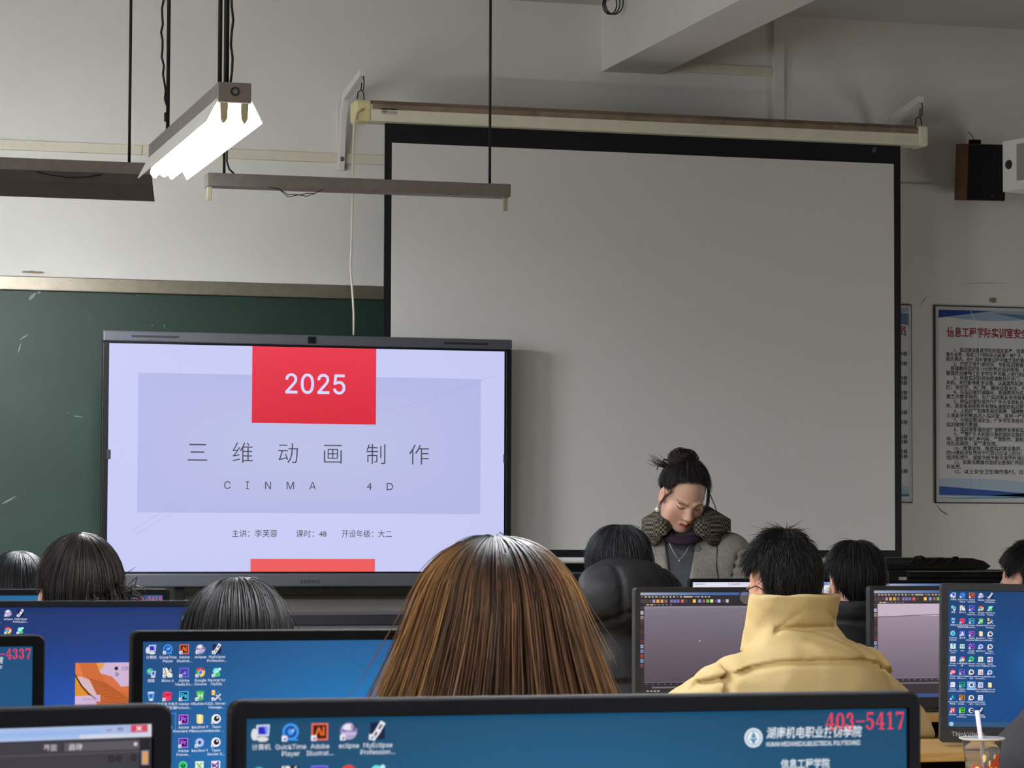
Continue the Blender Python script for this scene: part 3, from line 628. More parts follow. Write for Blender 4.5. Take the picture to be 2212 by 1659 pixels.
    if k == 'dw': sq(cv, x, y, (110, 240, 60), (6, 60, 14), 'Dw')
    if k == 'ag': d(x, y, 20, (228, 224, 236)); cv.up(); d(x+4, y, 15, (24, 30, 80)); r(x-12, y-5, x+18, y+2, WHT)
    if k not in ('pc', 'net', 'bin', 'ie', 'so', 'fo', 'cs', 'ag'): sc(cv, x, y)
    cv.up()
ICONS = [
 [('pc', '计算机'), ('qt', 'QuickTime', 'Player'), ('ai', 'Adobe', 'Illustrat...'), ('ec', 'eclipse'), ('me', 'MyEclipse', 'Profession...')],
 [('net', '网络'), ('rh', 'Rhino 6'), ('men', 'Adobe', 'Media En...'), ('ch', 'Google', 'Chrome'), ('nav', 'Navicat for', 'MySQL')],
 [('bin', '回收站'), ('red', '信令信卡电子', '教室学生端'), ('ps', 'Adobe', 'Photosh...'), ('hb', 'HBuilderX...'), ('sql', 'SQL Server', 'Manage...')],
 [('ie', 'Internet', 'Explorer'), ('fl', '极大师'), ('pr', 'Adobe', 'Premiere P...'), ('fo', 'KeyShot 9', 'Resources'), ('tr', 'Team', 'Render ...')],
 [('mx', '3ds Max', '2019'), ('so', 'soft'), ('pr', 'Adobe', 'Premie...'), ('ks', 'KeyShot 9'), ('tr', 'Team', 'Render S...')],
 [('ac', 'Adobe', 'Acrobat...'), ('wh', '360极速浏览', '器'), ('an', 'Android', 'Studio'), ('xl', 'Microsoft', 'Excel 2010'), ('vs', 'Visual', 'Studio 2010')],
 [('cr', 'Adobe', 'Creati...'), ('ae', 'Adobe After', 'Effects C...'), ('tr', 'Cinema 4D', 'R20'), ('pp', 'Microsoft', 'PowerPoi...'), ('ks', 'KeyShot 10')],
 [('pd', 'Adobe', 'FormsCen...'), ('au', 'Adobe', 'Audition...'), ('cs', 'Cinema 4D'), ('vi', 'Microsoft', 'Visio 2010'), ('fo', 'KeyShot 10', 'Resources')],
 [('at', 'Autodesk 教', '育社区'), ('br', 'Adobe', 'Bridge ...'), ('tr', 'Commandl', 'R20'), ('wd', 'Microsoft', 'Word 2010')],
 [('hx', 'HBuilder'), ('dw', 'Adobe', 'Dreamwe...'), ('ag', 'Arduino 1.5'), ('me', 'EditPlus', '绿色中文版')]]
def desktop(num, c0, c1, rows=10, gx=.5, gy=.55, gr=.55, icons=True, rnum=True, sel=None, dk=.86):
    cv = Canvas(1680, 1050)
    def bg(u, v):
        d_ = min(1, math.hypot((u-gx)*1.05, (v-gy)*.8)/gr); k = (1-d_)**1.3; e = 1-(1-dk)*max(0, .5-v)*2
        return tuple((c0[i]+(c1[i]-c0[i])*k)*e for i in range(3))
    cv.grid(0, 0, 1680, 1050, 28, 18, bg); cv.up()
    if icons:
        lay = cv.L
        for j in range(rows):
            for i, it in enumerate(ICONS[j]):
                cv.L = lay
                x, y = 36+i*70, 33+j*99
                ic(cv, it[0] if not (it[0] == 'fl' and sel) else 'fl2', x, y)
                for n, tx in enumerate(it[1:]): cv.text(tx, x, y+39+n*16, 15, INKW, 'c', .006, 1)
        cv.L = lay+8
        if not sel: cv.line([(36+70-36, 33+3*99-26), (36+70+36, 33+3*99-26), (36+70+36, 33+3*99+44), (36+70-36, 33+3*99+44), (36+70-36, 33+3*99-26)], 2, (110, 150, 210))
    L0 = cv.L; cv.up()
    cv.disc(1268, 66, 24, (226, 234, 240)); cv.up(); cv.ring(1268, 66, 17, 19, (70, 130, 170)); cv.poly([(1268, 50), (1275, 66), (1261, 66)], (70, 130, 170)); cv.rect(1258, 68, 1278, 72, (70, 130, 170)); cv.rect(1264, 72, 1272, 80, (70, 130, 170))
    cv.text('湖南机电职业技術學院', 1301, 66, 30, (226, 234, 240), 'l', .012, 2, shear=.12, width=254)
    cv.text('HUNAN MECHANICAL&ELECTRICAL POLYTECHNIC', 1301, 88, 15, (226, 234, 240), 'l', .02, 1, width=252)
    cv.text('信息工程学院', 1340, 142, 26, (226, 234, 240), 'l', .014, 2, width=130); cv.up()
    if rnum: serif(cv, num, 1680-27*len(num)-6, 8, 27, 43, (240, 62, 86))
    # task bar
    cv.up(); cv.grid(0, 1012, 1680, 1050, 6, 1, lambda u, v: (46, 84, 120)); cv.up(); cv.disc(26, 1031, 17, (150, 200, 220)); cv.text('10:21', 1610, 1036, 15, WHT, 'c', .005, 1)
    return cv
def c4d(dark):
    cv = Canvas(1680, 1050)
    A, B, Dk = ((128, 118, 132), (84, 74, 86), (44, 40, 46)) if dark else ((166, 150, 166), (112, 100, 114), (56, 50, 56))
    cv.rect(0, 0, 1680, 1050, Dk); cv.up()
    cv.grid(0, 0, 1680, 26, 12, 1, lambda u, v: (150-95*min(1, u*2.2)+(20 if v < .5 else 0), 168-70*min(1, u*2.2), 186-26*min(1, u*2.2))); cv.up()
    rr = random.Random(4)
    for i, wdt in enumerate((14, 22, 22, 20, 22, 24, 22, 16, 20, 20, 22, 18, 46, 42, 20, 30, 16, 22, 20, 18)):
        cv.rect(10+i*36, 36, 10+i*36+wdt, 48, (190, 182, 150) if i % 5 else (120, 112, 112))
    cv.rect(6, 64, 80, 100, (70, 64, 68)); 
    for x, c in ((100, (90, 50, 44)), (140, (150, 136, 170)), (180, (226, 150, 60)), (222, (200, 150, 90)), (262, (120, 96, 80)), (318, (104, 100, 160)), (352, (104, 100, 160)), (386, (104, 100, 160)), (430, (190, 90, 70)), (470, (60, 56, 56)), (506, (40, 40, 40)), (552, (246, 190, 90)), (606, (110, 140, 190)), (650, (150, 80, 76)), (690, (80, 180, 90)), (730, (236, 226, 120)), (774, (70, 60, 130)), (806, (150, 170, 220)), (850, (60, 60, 64)), (890, (190, 180, 176))):
        cv.rect(x-15, 66, x+15, 98, c); cv.up(); cv.disc(x+2, 83, 7, tuple(min(255, k+38) for k in c), 10); cv.L -= 1
    cv.up()
    for j, c in enumerate(((70, 64, 70), (190, 180, 200), (150, 140, 130), (100, 56, 56), (70, 50, 50), (100, 60, 60), (60, 56, 60), (110, 56, 52), (150, 150, 190), (120, 140, 190), (170, 66, 54), (110, 150, 210), (120, 70, 66))):
        cv.rect(4, 130+j*46, 34, 164+j*46, c); cv.up(); cv.disc(19, 147+j*46, 6, tuple(max(0, k-60) for k in c), 8); cv.L -= 1
    cv.grid(42, 108, 1260, 128, 4, 1, lambda u, v: Dk); cv.up()
    for i in range(7): cv.rect(62+i*40, 112, 62+i*40+(30 if i < 2 else 20), 122, (200, 190, 150) if i < 2 else (120, 112, 120))
    cv.grid(42, 130, 1260, 862, 10, 14, lambda u, v: tuple(A[i]+(B[i]-A[i])*v**.9 for i in range(3))); cv.up()
    ln = tuple(int(k*.78) for k in A)
    if not dark:
        cv.grid(42, 130, 1260, 250, 6, 2, lambda u, v: (196, 178, 196)); cv.up()
        cv.line([(42, 262), (400, 246), (800, 236), (1260, 232)], 8, (110, 98, 108))
        for y0, y1 in ((420, 620), (480, 380), (700, 540)): cv.line([(42, y0), (1260, y1)], 2, ln)
    else:
        cv.line([(42, 146), (1260, 140)], 3, (170, 160, 174))
        for (a_, b_) in (((42, 360), (680, 560)), ((300, 690), (1260, 330)), ((560, 520), (1260, 700)), ((42, 250), (1260, 170)), ((42, 480), (500, 390)), ((800, 300), (1260, 420))): cv.line([a_, b_], 2, ln)
        cv.up(); cv.poly([(604, 456), (604, 474), (610, 470), (618, 472)], WHT)
    cv.line([(42, 862), (1260, 862)], 3, (150, 140, 156)); cv.up()
    for i in range(12): cv.rect(60+i*62, 876, 70+i*62, 884, (90, 200, 120) if i == 0 else (150, 144, 150))
    cv.rect(120, 902, 1200, 918, (110, 102, 110)); cv.rect(1264, 108, 1680, 1010, (70, 64, 70))
    for i in range(4): cv.rect(66+i*36, 938, 66+i*36+24, 948, (190, 182, 160))
    cv.rect(0, 1014, 1680, 1050, (60, 80, 130)); cv.up()
    for i in range(7): cv.rect(60+i*52, 1018, 96+i*52, 1046, (190, 196, 220))
    return cv
def browser():
    cv = Canvas(1680, 1050); cv.rect(0, 0, 1680, 1050, (214, 216, 232)); cv.up()
    cv.rect(0, 0, 1680, 40, (200, 204, 226)); cv.grid(900, 0, 1680, 36, 4, 1, lambda u, v: (70, 120, 180)); cv.up()
    cv.rect(20, 8, 420, 40, (226, 226, 240)); cv.rect(450, 10, 860, 40, (216, 216, 232)); cv.up()
    cv.disc(46, 24, 8, (90, 120, 220)); cv.text('新标签页', 66, 32, 22, (90, 90, 120), res=1); cv.disc(480, 24, 8, (200, 90, 90)); cv.text('云课堂', 500, 32, 22, (110, 90, 110), res=1); cv.ring(950, 20, 8, 13, (200, 220, 250))
    cv.grid(0, 44, 1680, 1050, 4, 6, lambda u, v: (206-60*v, 200-56*v, 220-40*v)); cv.up()
    cv.rect(0, 44, 1680, 84, (232, 232, 240))
    return cv
def dialog():
    cv = Canvas(1680, 1050); cv.rect(0, 0, 1680, 1050, (60, 57, 65)); cv.up()
    cv.grid(0, 0, 1680, 30, 8, 2, lambda u, v: (150+50*abs(v-.5), 180+30*abs(v-.5), 232)); cv.up()
    cv.rect(1628, 1, 1670, 18, (214, 74, 92)); cv.rect(1555, 2, 1626, 18, (172, 184, 224)); cv.rect(1672, 0, 1680, 30, (214, 214, 216)); cv.rect(1500, 20, 1680, 30, (206, 212, 226)); cv.up()
    cv.line([(1644, 6), (1653, 13)], 3, WHT); cv.line([(1653, 6), (1644, 13)], 3, WHT); cv.rect(1566, 10, 1580, 13, (120, 130, 180)); cv.rect(1594, 6, 1608, 14, (120, 130, 180)); cv.rect(1597, 9, 1605, 12, (172, 184, 224))
    cv.rect(1462, 38, 1660, 58, (90, 84, 94)); cv.rect(1460, 38, 1463, 58, (40, 36, 42)); cv.up(); cv.text('界面', 1428, 54, 17, (190, 182, 192), 'c', .01); cv.text('启动', 1490, 54, 17, (214, 206, 216), 'c', .01); cv.disc(1640, 46, 5, (200, 196, 206), 8)
    cv.rect(0, 62, 1655, 66, (80, 74, 84)); cv.rect(1650, 34, 1676, 1050, (34, 31, 37)); cv.up(); cv.rect(1655, 62, 1673, 96, (150, 146, 156)); cv.up(); cv.rect(1658, 66, 1670, 92, (226, 156, 82)); cv.rect(1655, 104, 1673, 140, (58, 55, 62))
    for x in (1580, 1598, 1636): cv.ring(x, 78, 3, 8, (38, 35, 42))
    return cv
def splash(cv):
    """the start-up picture over the desktop, showing orange folded shapes"""
    x0, y0, x1, y1 = 632, 320, 1060, 562
    def X(u): return x0+(x1-x0)*u
    def Y(v): return y0+(y1-y0)*v
    cv.up(); cv.rect(x0, y0, x1, y1, (206, 178, 210)); cv.up()
    def P(pts, c): cv.poly([(X(a), Y(b)) for a, b in pts], c)
    P([(0, 0), (.3, 0), (.32, .2), (.42, .42), (.62, .6), (1, .78), (1, 1), (.3, 1), (.2, .7), (0, .5)], (204, 104, 50)); cv.up()
    P([(0, 0), (.05, .02), (.1, .3), (.2, .52), (.1, .36), (0, .24)], (226, 120, 70)); P([(0, .3), (.08, .5), (.24, .79), (.0, .79)], (222, 140, 40)); P([(.02, .32), (.12, .34), (.2, .42), (.3, .8), (.22, .76), (.1, .55)], (214, 180, 190)); P([(.36, .26), (.5, .34), (.62, .58), (1, .5), (1, .8), (.6, .7), (.42, .5)], (214, 110, 66)); P([(.28, 0), (.4, 0), (.36, .14), (.32, .2)], (214, 160, 80)); cv.up()
    cv.line([(X(0), Y(.3)), (X(.09), Y(.56)), (X(.18), Y(.74)), (X(.27), Y(.84))], 8, (70, 30, 20))
    for i in range(15): cv.line([(X(.18+.012*i), Y(.38+.04*i)), (X(.42+.03*i), Y(.5+.035*i))], 2.5, (130, 60, 30))
    P([(0, .79), (.34, .76), (.34, .92), (0, .95)], (208, 178, 214)); cv.up(); cv.text('Studio R19', X(.1), Y(.89), 18, (150, 120, 150), res=1)
    cv.disc(X(.55), Y(.14), 11, (30, 24, 80)); cv.ring(X(.56), Y(.28), 6, 10, (70, 60, 110)); cv.text('CINEMA 4D', X(.62), Y(.18), 26, (80, 70, 110), res=1)

# ------------------------------------------------------------------ desks
def desk(label, x0, x1, ym, zs, grp='rows of computer desks'):
    t = thing('computer_desk', label, 'desk', ((x0+x1)/2, ym, 0), group=grp); W_ = (x1-x0)/2
    MB().box((-W_, -.085, zs-.022), (W_, .26, zs)).obj('monitor_shelf', WOOD, t, bevel=.003)
    MB().box((-W_, -.46, zs-.10), (W_, .26, zs-.075)).obj('desktop', WOOD, t, bevel=.003)
    MB().box((-W_+.03, .2, .08), (W_-.03, .218, zs-.022)).obj('back_panel', DBROWN, t)
    for i, x in enumerate((-W_+.02, W_-.02)):
        MB().box((x-.02, -.40, 0), (x+.02, .2, zs-.1)).obj('leg', DBROWN, t)
    return t

# ------------------------------------------------------------------ monitors
def rrect(w_, h_, r_, n=4):
    p = []
    for cx, cz, a0 in ((w_/2-r_, h_-r_, 0), (-w_/2+r_, h_-r_, 90), (-w_/2+r_, r_, 180), (w_/2-r_, r_, 270)):
        for i in range(n+1): a = R(a0+90*i/n); p.append((cx+r_*math.cos(a), cz+r_*math.sin(a)))
    return p
def monitor(label, loc, rz, cv, zs, bez=(.0145, .0135, .03), w_=.489, h_=.306, depth=.045, plastic=None, roll=0, group='computer monitors', logo=None, rc=.009):
    """loc is the middle of the top front edge; bez is side, top, bottom border"""
    plastic = plastic or BLACKP; W_, H_ = w_+2*bez[0], h_+bez[1]+bez[2]; zb = loc[2]-H_
    t = thing('computer_monitor', label, 'monitor', (loc[0], loc[1], zs), rz, group)
    dz = zb-zs; n = len(rrect(1, 1, .1)); m = MB()
    o1 = [(x, .003, z+dz) for x, z in rrect(W_, H_, rc)]; o2 = [(x*.992, 0, dz+H_/2+(z-H_/2)*.992) for x, z in rrect(W_, H_, rc)]
    i1 = [(x, 0, z+dz+bez[2]) for x, z in rrect(w_+.001, h_+.001, .0012)]; i2 = [(x, .005, z+dz+bez[2]) for x, z in rrect(w_, h_, .001)]
    b1 = [(x, depth*.5, z+dz) for x, z in rrect(W_, H_, rc)]; b2 = [(x*.9, depth, dz+H_/2+(z-H_/2)*.9) for x, z in rrect(W_, H_, rc)]
    rings = [i2, i1, o2, o1, b1, b2]
    m.v = [Vector(p) for r_ in rings for p in r_]
    for k in range(len(rings)-1):
        for j in range(n): m.f.append((k*n+j, k*n+(j+1) % n, (k+1)*n+(j+1) % n, (k+1)*n+j))
    m.f.append(tuple(range(5*n, 6*n)))
    bz_ = m.obj('bezel', plastic, t)
    if roll: bz_.rotation_euler = (0, roll, 0)
    s = cv.obj('screen', w_, h_, GLOW, bz_); s.location = (0, .0046, dz+bez[2]+h_)
    if logo:
        lc = Canvas(100, 20); lc.text(logo, 0, 15, 18, (190, 190, 194), 'l', .006, 1)
        l = lc.obj('logo', .075, .015, PRINT, bz_); l.location = (-w_/2+.045, -.0008, dz+bez[2]*.72)
    MB().box((-.035, depth-.012, .006), (.035, depth+.02, dz+H_*.55)).obj('neck', plastic, t, bevel=.006)
    MB().box((-.11, .0, 0), (.11, .19, min(.008, dz-.001))).obj('foot', plastic, t, bevel=.003)
    return t

def mon_at(pxl, pxr, py, Y):
    a_, b_ = at(pxl, py, Y), at(pxr, py, Y); return ((a_.x+b_.x)/2, Y, (a_.z+b_.z)/2), b_.x-a_.x
ZS = .762
desk('wooden computer desk in the nearest row, under the 403-5417 monitor', -.75, 1.55, 1.9, ZS)
desk('wooden computer desk in the second row, before the long haired student', -.95, 1.65, 3.43, ZS)
desk('wooden computer desk in the third row, under the monitor with the orange start-up picture', -1.0, 3.4, 4.7, ZS)
desk('wooden computer desk in the fourth row, under the 403-2419 monitor', -.9, 1.75, 6.0, ZS)
desk('wooden computer desk behind the plastic drink cup', 2.28, 4.9, 5.62, .7725)
desk('wooden computer desk in the row of the two purple modelling screens', .3, 4.9, 7.4, .725)
desk('wooden computer desk in the front row, under the browser screen', .6, 5.4, 8.62, .722)

loc, W_ = mon_at(501, 1995, 1504, 1.9)
monitor('near monitor in the foreground, its desktop marked 403-5417', loc, R(.6), desktop('403-5417', (26, 84, 124), (40, 150, 205), gx=.46, gy=.62, gr=.62), ZS, bez=(.0105, .0125, .03), w_=W_-.021, h_=(W_-.021)*.625)
loc, W_ = mon_at(-1210, 290, 1540, 1.93)
monitor('near monitor at the lower left corner, showing a grey window with a red close button', (loc[0]-.0, loc[1]-.06, at(290, 1522, 1.93).z), R(13), dialog(), ZS)
x = at(285, 1362, 3.43).x+.259
monitor('monitor full of desktop icons, left of the long haired student', (x, 3.43, at(570, 1361, 3.43).z), 0, desktop('403-4327', (28, 88, 150), (40, 165, 240), gx=.6, gy=.6, gr=.7), ZS)
x = at(97, 1372, 3.36).x-.259*math.cos(R(9))
monitor('monitor cut off by the left edge, its desktop marked 403-4337', (x, 3.36-.05, at(60, 1371, 3.36).z), R(9), desktop('403-4337', (24, 88, 140), (30, 110, 175), gx=.4, gy=.5, gr=.6), ZS)
x = at(243, 1300, 4.7).x
cvC = desktop('403-3300', (20, 64, 150), (24, 92, 200), gx=.55, gy=.75, gr=.6, rnum=False, dk=.7); splash(cvC)
monitor('monitor with deep blue desktop and orange start-up picture', (x, 4.7, at(200, 1298, 4.7).z), R(-1), cvC, ZS, bez=(.0125, .0105, .03))
x = at(367, 1273, 6.0).x-.259
monitor('monitor marked 403-2419, behind the blue desktop monitor', (x, 6.0, at(300, 1272, 6.0).z), 0, desktop('403-2419', (30, 100, 160), (40, 140, 200), gx=.5, gy=.3), ZS)
x = at(2029, 1262, 5.66).x+.262*math.cos(R(17))
monitor('monitor behind the plastic drink cup, filled with ten rows of desktop icons', (x, 5.66-.262*math.sin(R(17)), at(2036, 1262, 5.66).z), R(-17), desktop('403-2523', (18, 72, 132), (24, 130, 220), gx=.56, gy=.55, gr=.34, sel=True), .7725, bez=(.018, .017, .035), h_=.298, plastic=BLACKP2, roll=R(.6), logo='ThinkVision')
x = at(1371, 1268, 7.4).x+.262
monitor('monitor with a dark purple modelling view, left of the man in the beige jacket', (x, 7.4, at(1400, 1269, 7.4).z), 0, c4d(True), .725, bez=(.018, .0145, .03), plastic=BLACKP2)
x = at(1876, 1266, 7.4).x+.262
monitor('monitor with a light purple modelling view, right of the man in the beige jacket', (x, 7.4, at(1900, 1266, 7.4).z), 0, c4d(False), .725, bez=(.016, .013, .03), plastic=BLACKP2)
x = at(1486, 1250, 8.6).x+.262
monitor('monitor showing a browser page, before the woman in the grey coat', (x, 8.6, at(1520, 1250, 8.6).z), 0, browser(), .722, bez=(.012, .0115, .03))
x = at(1900, 1254, 8.62).x+.262
monitor('monitor whose bright title bar peeks out over the light purple screen', (x, 8.62, at(1950, 1254, 8.62).z), 0, c4d(True), .722, bez=(.012, .0105, .03))
x = at(1330, 1256, 8.62).x-.1
monitor('monitor mostly hidden between the long haired student and the black hooded jacket', (x-.16, 8.62, at(1236, 1255, 8.62).z), 0, browser(), .722, bez=(.012, .0105, .03))

# ------------------------------------------------------------------ teacher's black console with a device and cables on top
zc = [at(2000, y, 9.9).z for y in (1207, 1222, 1232, 1245, 1275)]
cx0, cx1 = at(1905, 1230, 9.9).x, at(2200, 1230, 9.9).x
t = thing('teaching_console', 'black steel teaching console below the right edge of the screen', 'console', ((cx0+cx1)/2, 9.9, 0)); W_ = (cx1-cx0)/2
MB().box((-W_, 0, 0), (W_, .62, zc[2])).obj('body', DARKMET, t, bevel=.006)
MB().box((-W_+.1, -.03, zc[3]-.003), (W_, 0, zc[2]-.004)).obj('vent_panel', DARKMET, t, bevel=.002)
vm = MB(); k = 0
for x in np.arange(-W_+.2, W_-.02, .011):
    if -.0 < (x+W_)/(2*W_)-.0 and not (.55 < (x+W_)/(2*W_) < .68):
        for zz in (0, .008, .016): vm.box((x+(.0055 if k % 2 else 0), -.0312, zc[3]+.004+zz), (x+.006+(.0055 if k % 2 else 0), -.0302, zc[3]+.0085+zz)); k += 1
vm.obj('vent_holes', BLACKP, t)
MB().box((-W_+.1, -.045, zc[2]-.006), (W_, -.0, zc[2]-.001)).obj('silver_edge', STEEL, t)
p = at(1959, 1250, 9.86); MB().box((p.x-(cx0+cx1)/2-.016, -.004, p.z-.006), (p.x-(cx0+cx1)/2+.016, 0, p.z+.006)).obj('label', LBL, t)
ax0, ax1 = at(1908, 1215, 9.98).x, at(2134, 1215, 9.98).x
t = thing('amplifier', 'flat black device lying on the teaching console under loose cables', 'device', ((ax0+ax1)/2, 10.05, zc[2]+.002))
hA = zc[0]-zc[2]; Wa = (ax1-ax0)/2
MB().prism([(-Wa, 0), (Wa-.02, 0), (Wa, hA*.3), (Wa-.03, hA*.75), (Wa-.08, hA), (-Wa, hA)], 1, -.1, .2).obj('case', DARKMET, t, bevel=.003)
MB().box((-Wa+.01, -.104, hA*.4), (-Wa+.1, -.1, hA*.9)).obj('front_badge', BLACKP2, t)
for pts, lb in ((((1968, 1208), (1978, 1203), (1990, 1202), (1998, 1206), (2003, 1214)), 'left loop of black cable on the console device'), (((2010, 1209), (2025, 1206), (2037, 1206), (2046, 1212), (2052, 1217)), 'middle loop of black cable on the console device'), (((2050, 1208), (2060, 1204), (2068, 1204), (2072, 1208), (2070, 1216)), 'right loop of black cable on the console device')):
    P = [at(x, y, 9.94) for x, y in pts]; P[0].z = P[-1].z = zc[0]-.002 if False else P[-1].z
    P = [P[0]+Vector((-.02, .03, -.006))]+P
    o = MB().tube([q-P[0] for q in P], .0042, 8).obj('cable_loop', CORD, smooth=True); o.location = P[0]; tag(o, lb, 'cable', 'loose cables on the console')
# low cabinet beneath the big display
x0, x1 = at(392, 1340, 10.95).x, at(1180, 1340, 10.95).x; z1, z2 = at(750, 1327, 10.95).z, at(750, 1351, 10.95).z
t = thing('low_cabinet', 'long low cabinet with a dark top under the big display', 'cabinet', ((x0+x1)/2, 10.95, 0)); W_ = (x1-x0)/2
MB().box((-W_, 0, z2), (W_, .32, z1)).obj('top', BLACKP2, t, bevel=.004); MB().box((-W_+.02, .01, 0), (W_-.02, .32, z2)).obj('body', mat('cabinet_grey', (120, 120, 122), .6), t)
tag(MB().box((at(1195, 1241, 11.2).x, 11.2, .0), (at(1330, 1241, 11.2).x, 11.6, at(1240, 1239, 11.2).z)).obj('side_table', DARKMET, bevel=.004), 'dark side table below the lower left corner of the projection screen', 'table')

# ------------------------------------------------------------------ the drink cup
PETM = mat('clear_plastic', (235, 235, 238), .08, trans=.95, ior=1.15); SEAL = mat('sealing_film', (225, 225, 228), .2, trans=.6, ior=1.2)
c0 = at(2121, 1593, 4.72); cz_ = c0.z-ZS; rr_ = (at(2168, 1593, 4.72).x-at(2074, 1593, 4.72).x)/2*.97
t = thing('drink_cup', 'clear plastic drink cup with a straw in front of the right monitor', 'cup', (c0.x, 4.72, ZS))
b0 = rr_*.60
MB().lathe([(b0-.001, .0), (b0, .001), (rr_*.74, cz_*.60), (rr_*.775, cz_*.74), (rr_*.80, cz_*.76), (rr_*.84, cz_*.96), (rr_*.82, cz_*.96), (rr_*.78, cz_*.765), (rr_*.755, cz_*.74), (rr_*.72, cz_*.6), (b0-.002, .002)], 40, closed=True).obj('cup_wall', PETM, t, smooth=True)
MB().lathe([(rr_*.82, cz_*.955), (rr_*.86, cz_*.955), (rr_, cz_*.985), (rr_*.99, cz_), (rr_*.86, cz_*.99)], 40, closed=True).obj('rim', mat('frosted_rim', (232, 232, 230), .3, trans=.3), t, smooth=True)
MB().lathe([(.0005, cz_-.0012), (rr_*.93, cz_-.0012), (rr_*.93, cz_-.0004), (.0005, cz_-.0004)], 32).obj('sealing_film', SEAL, t)
MB().tube([(.010, .0, .02), (-.0125, -.006, cz_+.050)], .0042, 10).obj('straw', mat('translucent_straw', (232, 222, 236), .3, trans=.2), t, smooth=True)
TEAR, TEAY = mat('red_fruit_print', (176, 62, 40), .5), mat('cream_fruit_print', (232, 206, 140), .5)
def on_cup(u, v, off=.0006):
    z = cz_*v; rad = b0+(rr_*.74-b0)*min(1, v/.6)+(rr_*.035*(v-.6)/.14 if v > .6 else 0)+off; a = R(-90)+u
    return Vector((rad*math.cos(a), rad*math.sin(a), z))
def decal(pts, m, nm, off):
    return mesh_obj(nm, [on_cup(u, v, off) for u, v in pts], [tuple(range(len(pts)))], m, t)
band_ = MB(); n = 24
for i in range(n+1):
    u = -1.0+2.1*i/n; top = .56+.05*math.sin(u*3)+.03*math.sin(u*7)
    for v in (.12, .35, top): band_.v.append(on_cup(u, v, .0006))
for i in range(n):
    for j in range(2): band_.f.append((i*3+j, i*3+3+j, i*3+4+j, i*3+1+j))
band_.obj('printed_band', TEAR, t, smooth=True)
pm = MB()
for u0, v0, ru, rv in ((-.72, .42, .2, .1), (-.3, .40, .16, .09), (.1, .41, .18, .1), (.5, .42, .16, .09), (.33, .68, .11, .05), (-.32, .66, .10, .07), (.0, .57, .06, .06)):
    pm.add([on_cup(u0, v0, .0011)]+[on_cup(u0+ru*math.cos(a_)*(1+.2*math.sin(3*a_)), v0+rv*math.sin(a_), .0011) for a_ in [2*math.pi*i/14 for i in range(14)]], [(0, i+1, (i+1) % 14+1) for i in range(14)])
pm.obj('printed_fruit', TEAY, t)
pm = MB()
for u0, v0, ru, rv in ((.55, .64, .2, .09), (.3, .6, .12, .05)):
    pm.add([on_cup(u0, v0, .0014)]+[on_cup(u0+ru*math.cos(a_), v0+rv*math.sin(a_), .0014) for a_ in [2*math.pi*i/14 for i in range(14)]], [(0, i+1, (i+1) % 14+1) for i in range(14)])
pm.obj('printed_cherry', TEAR, t)
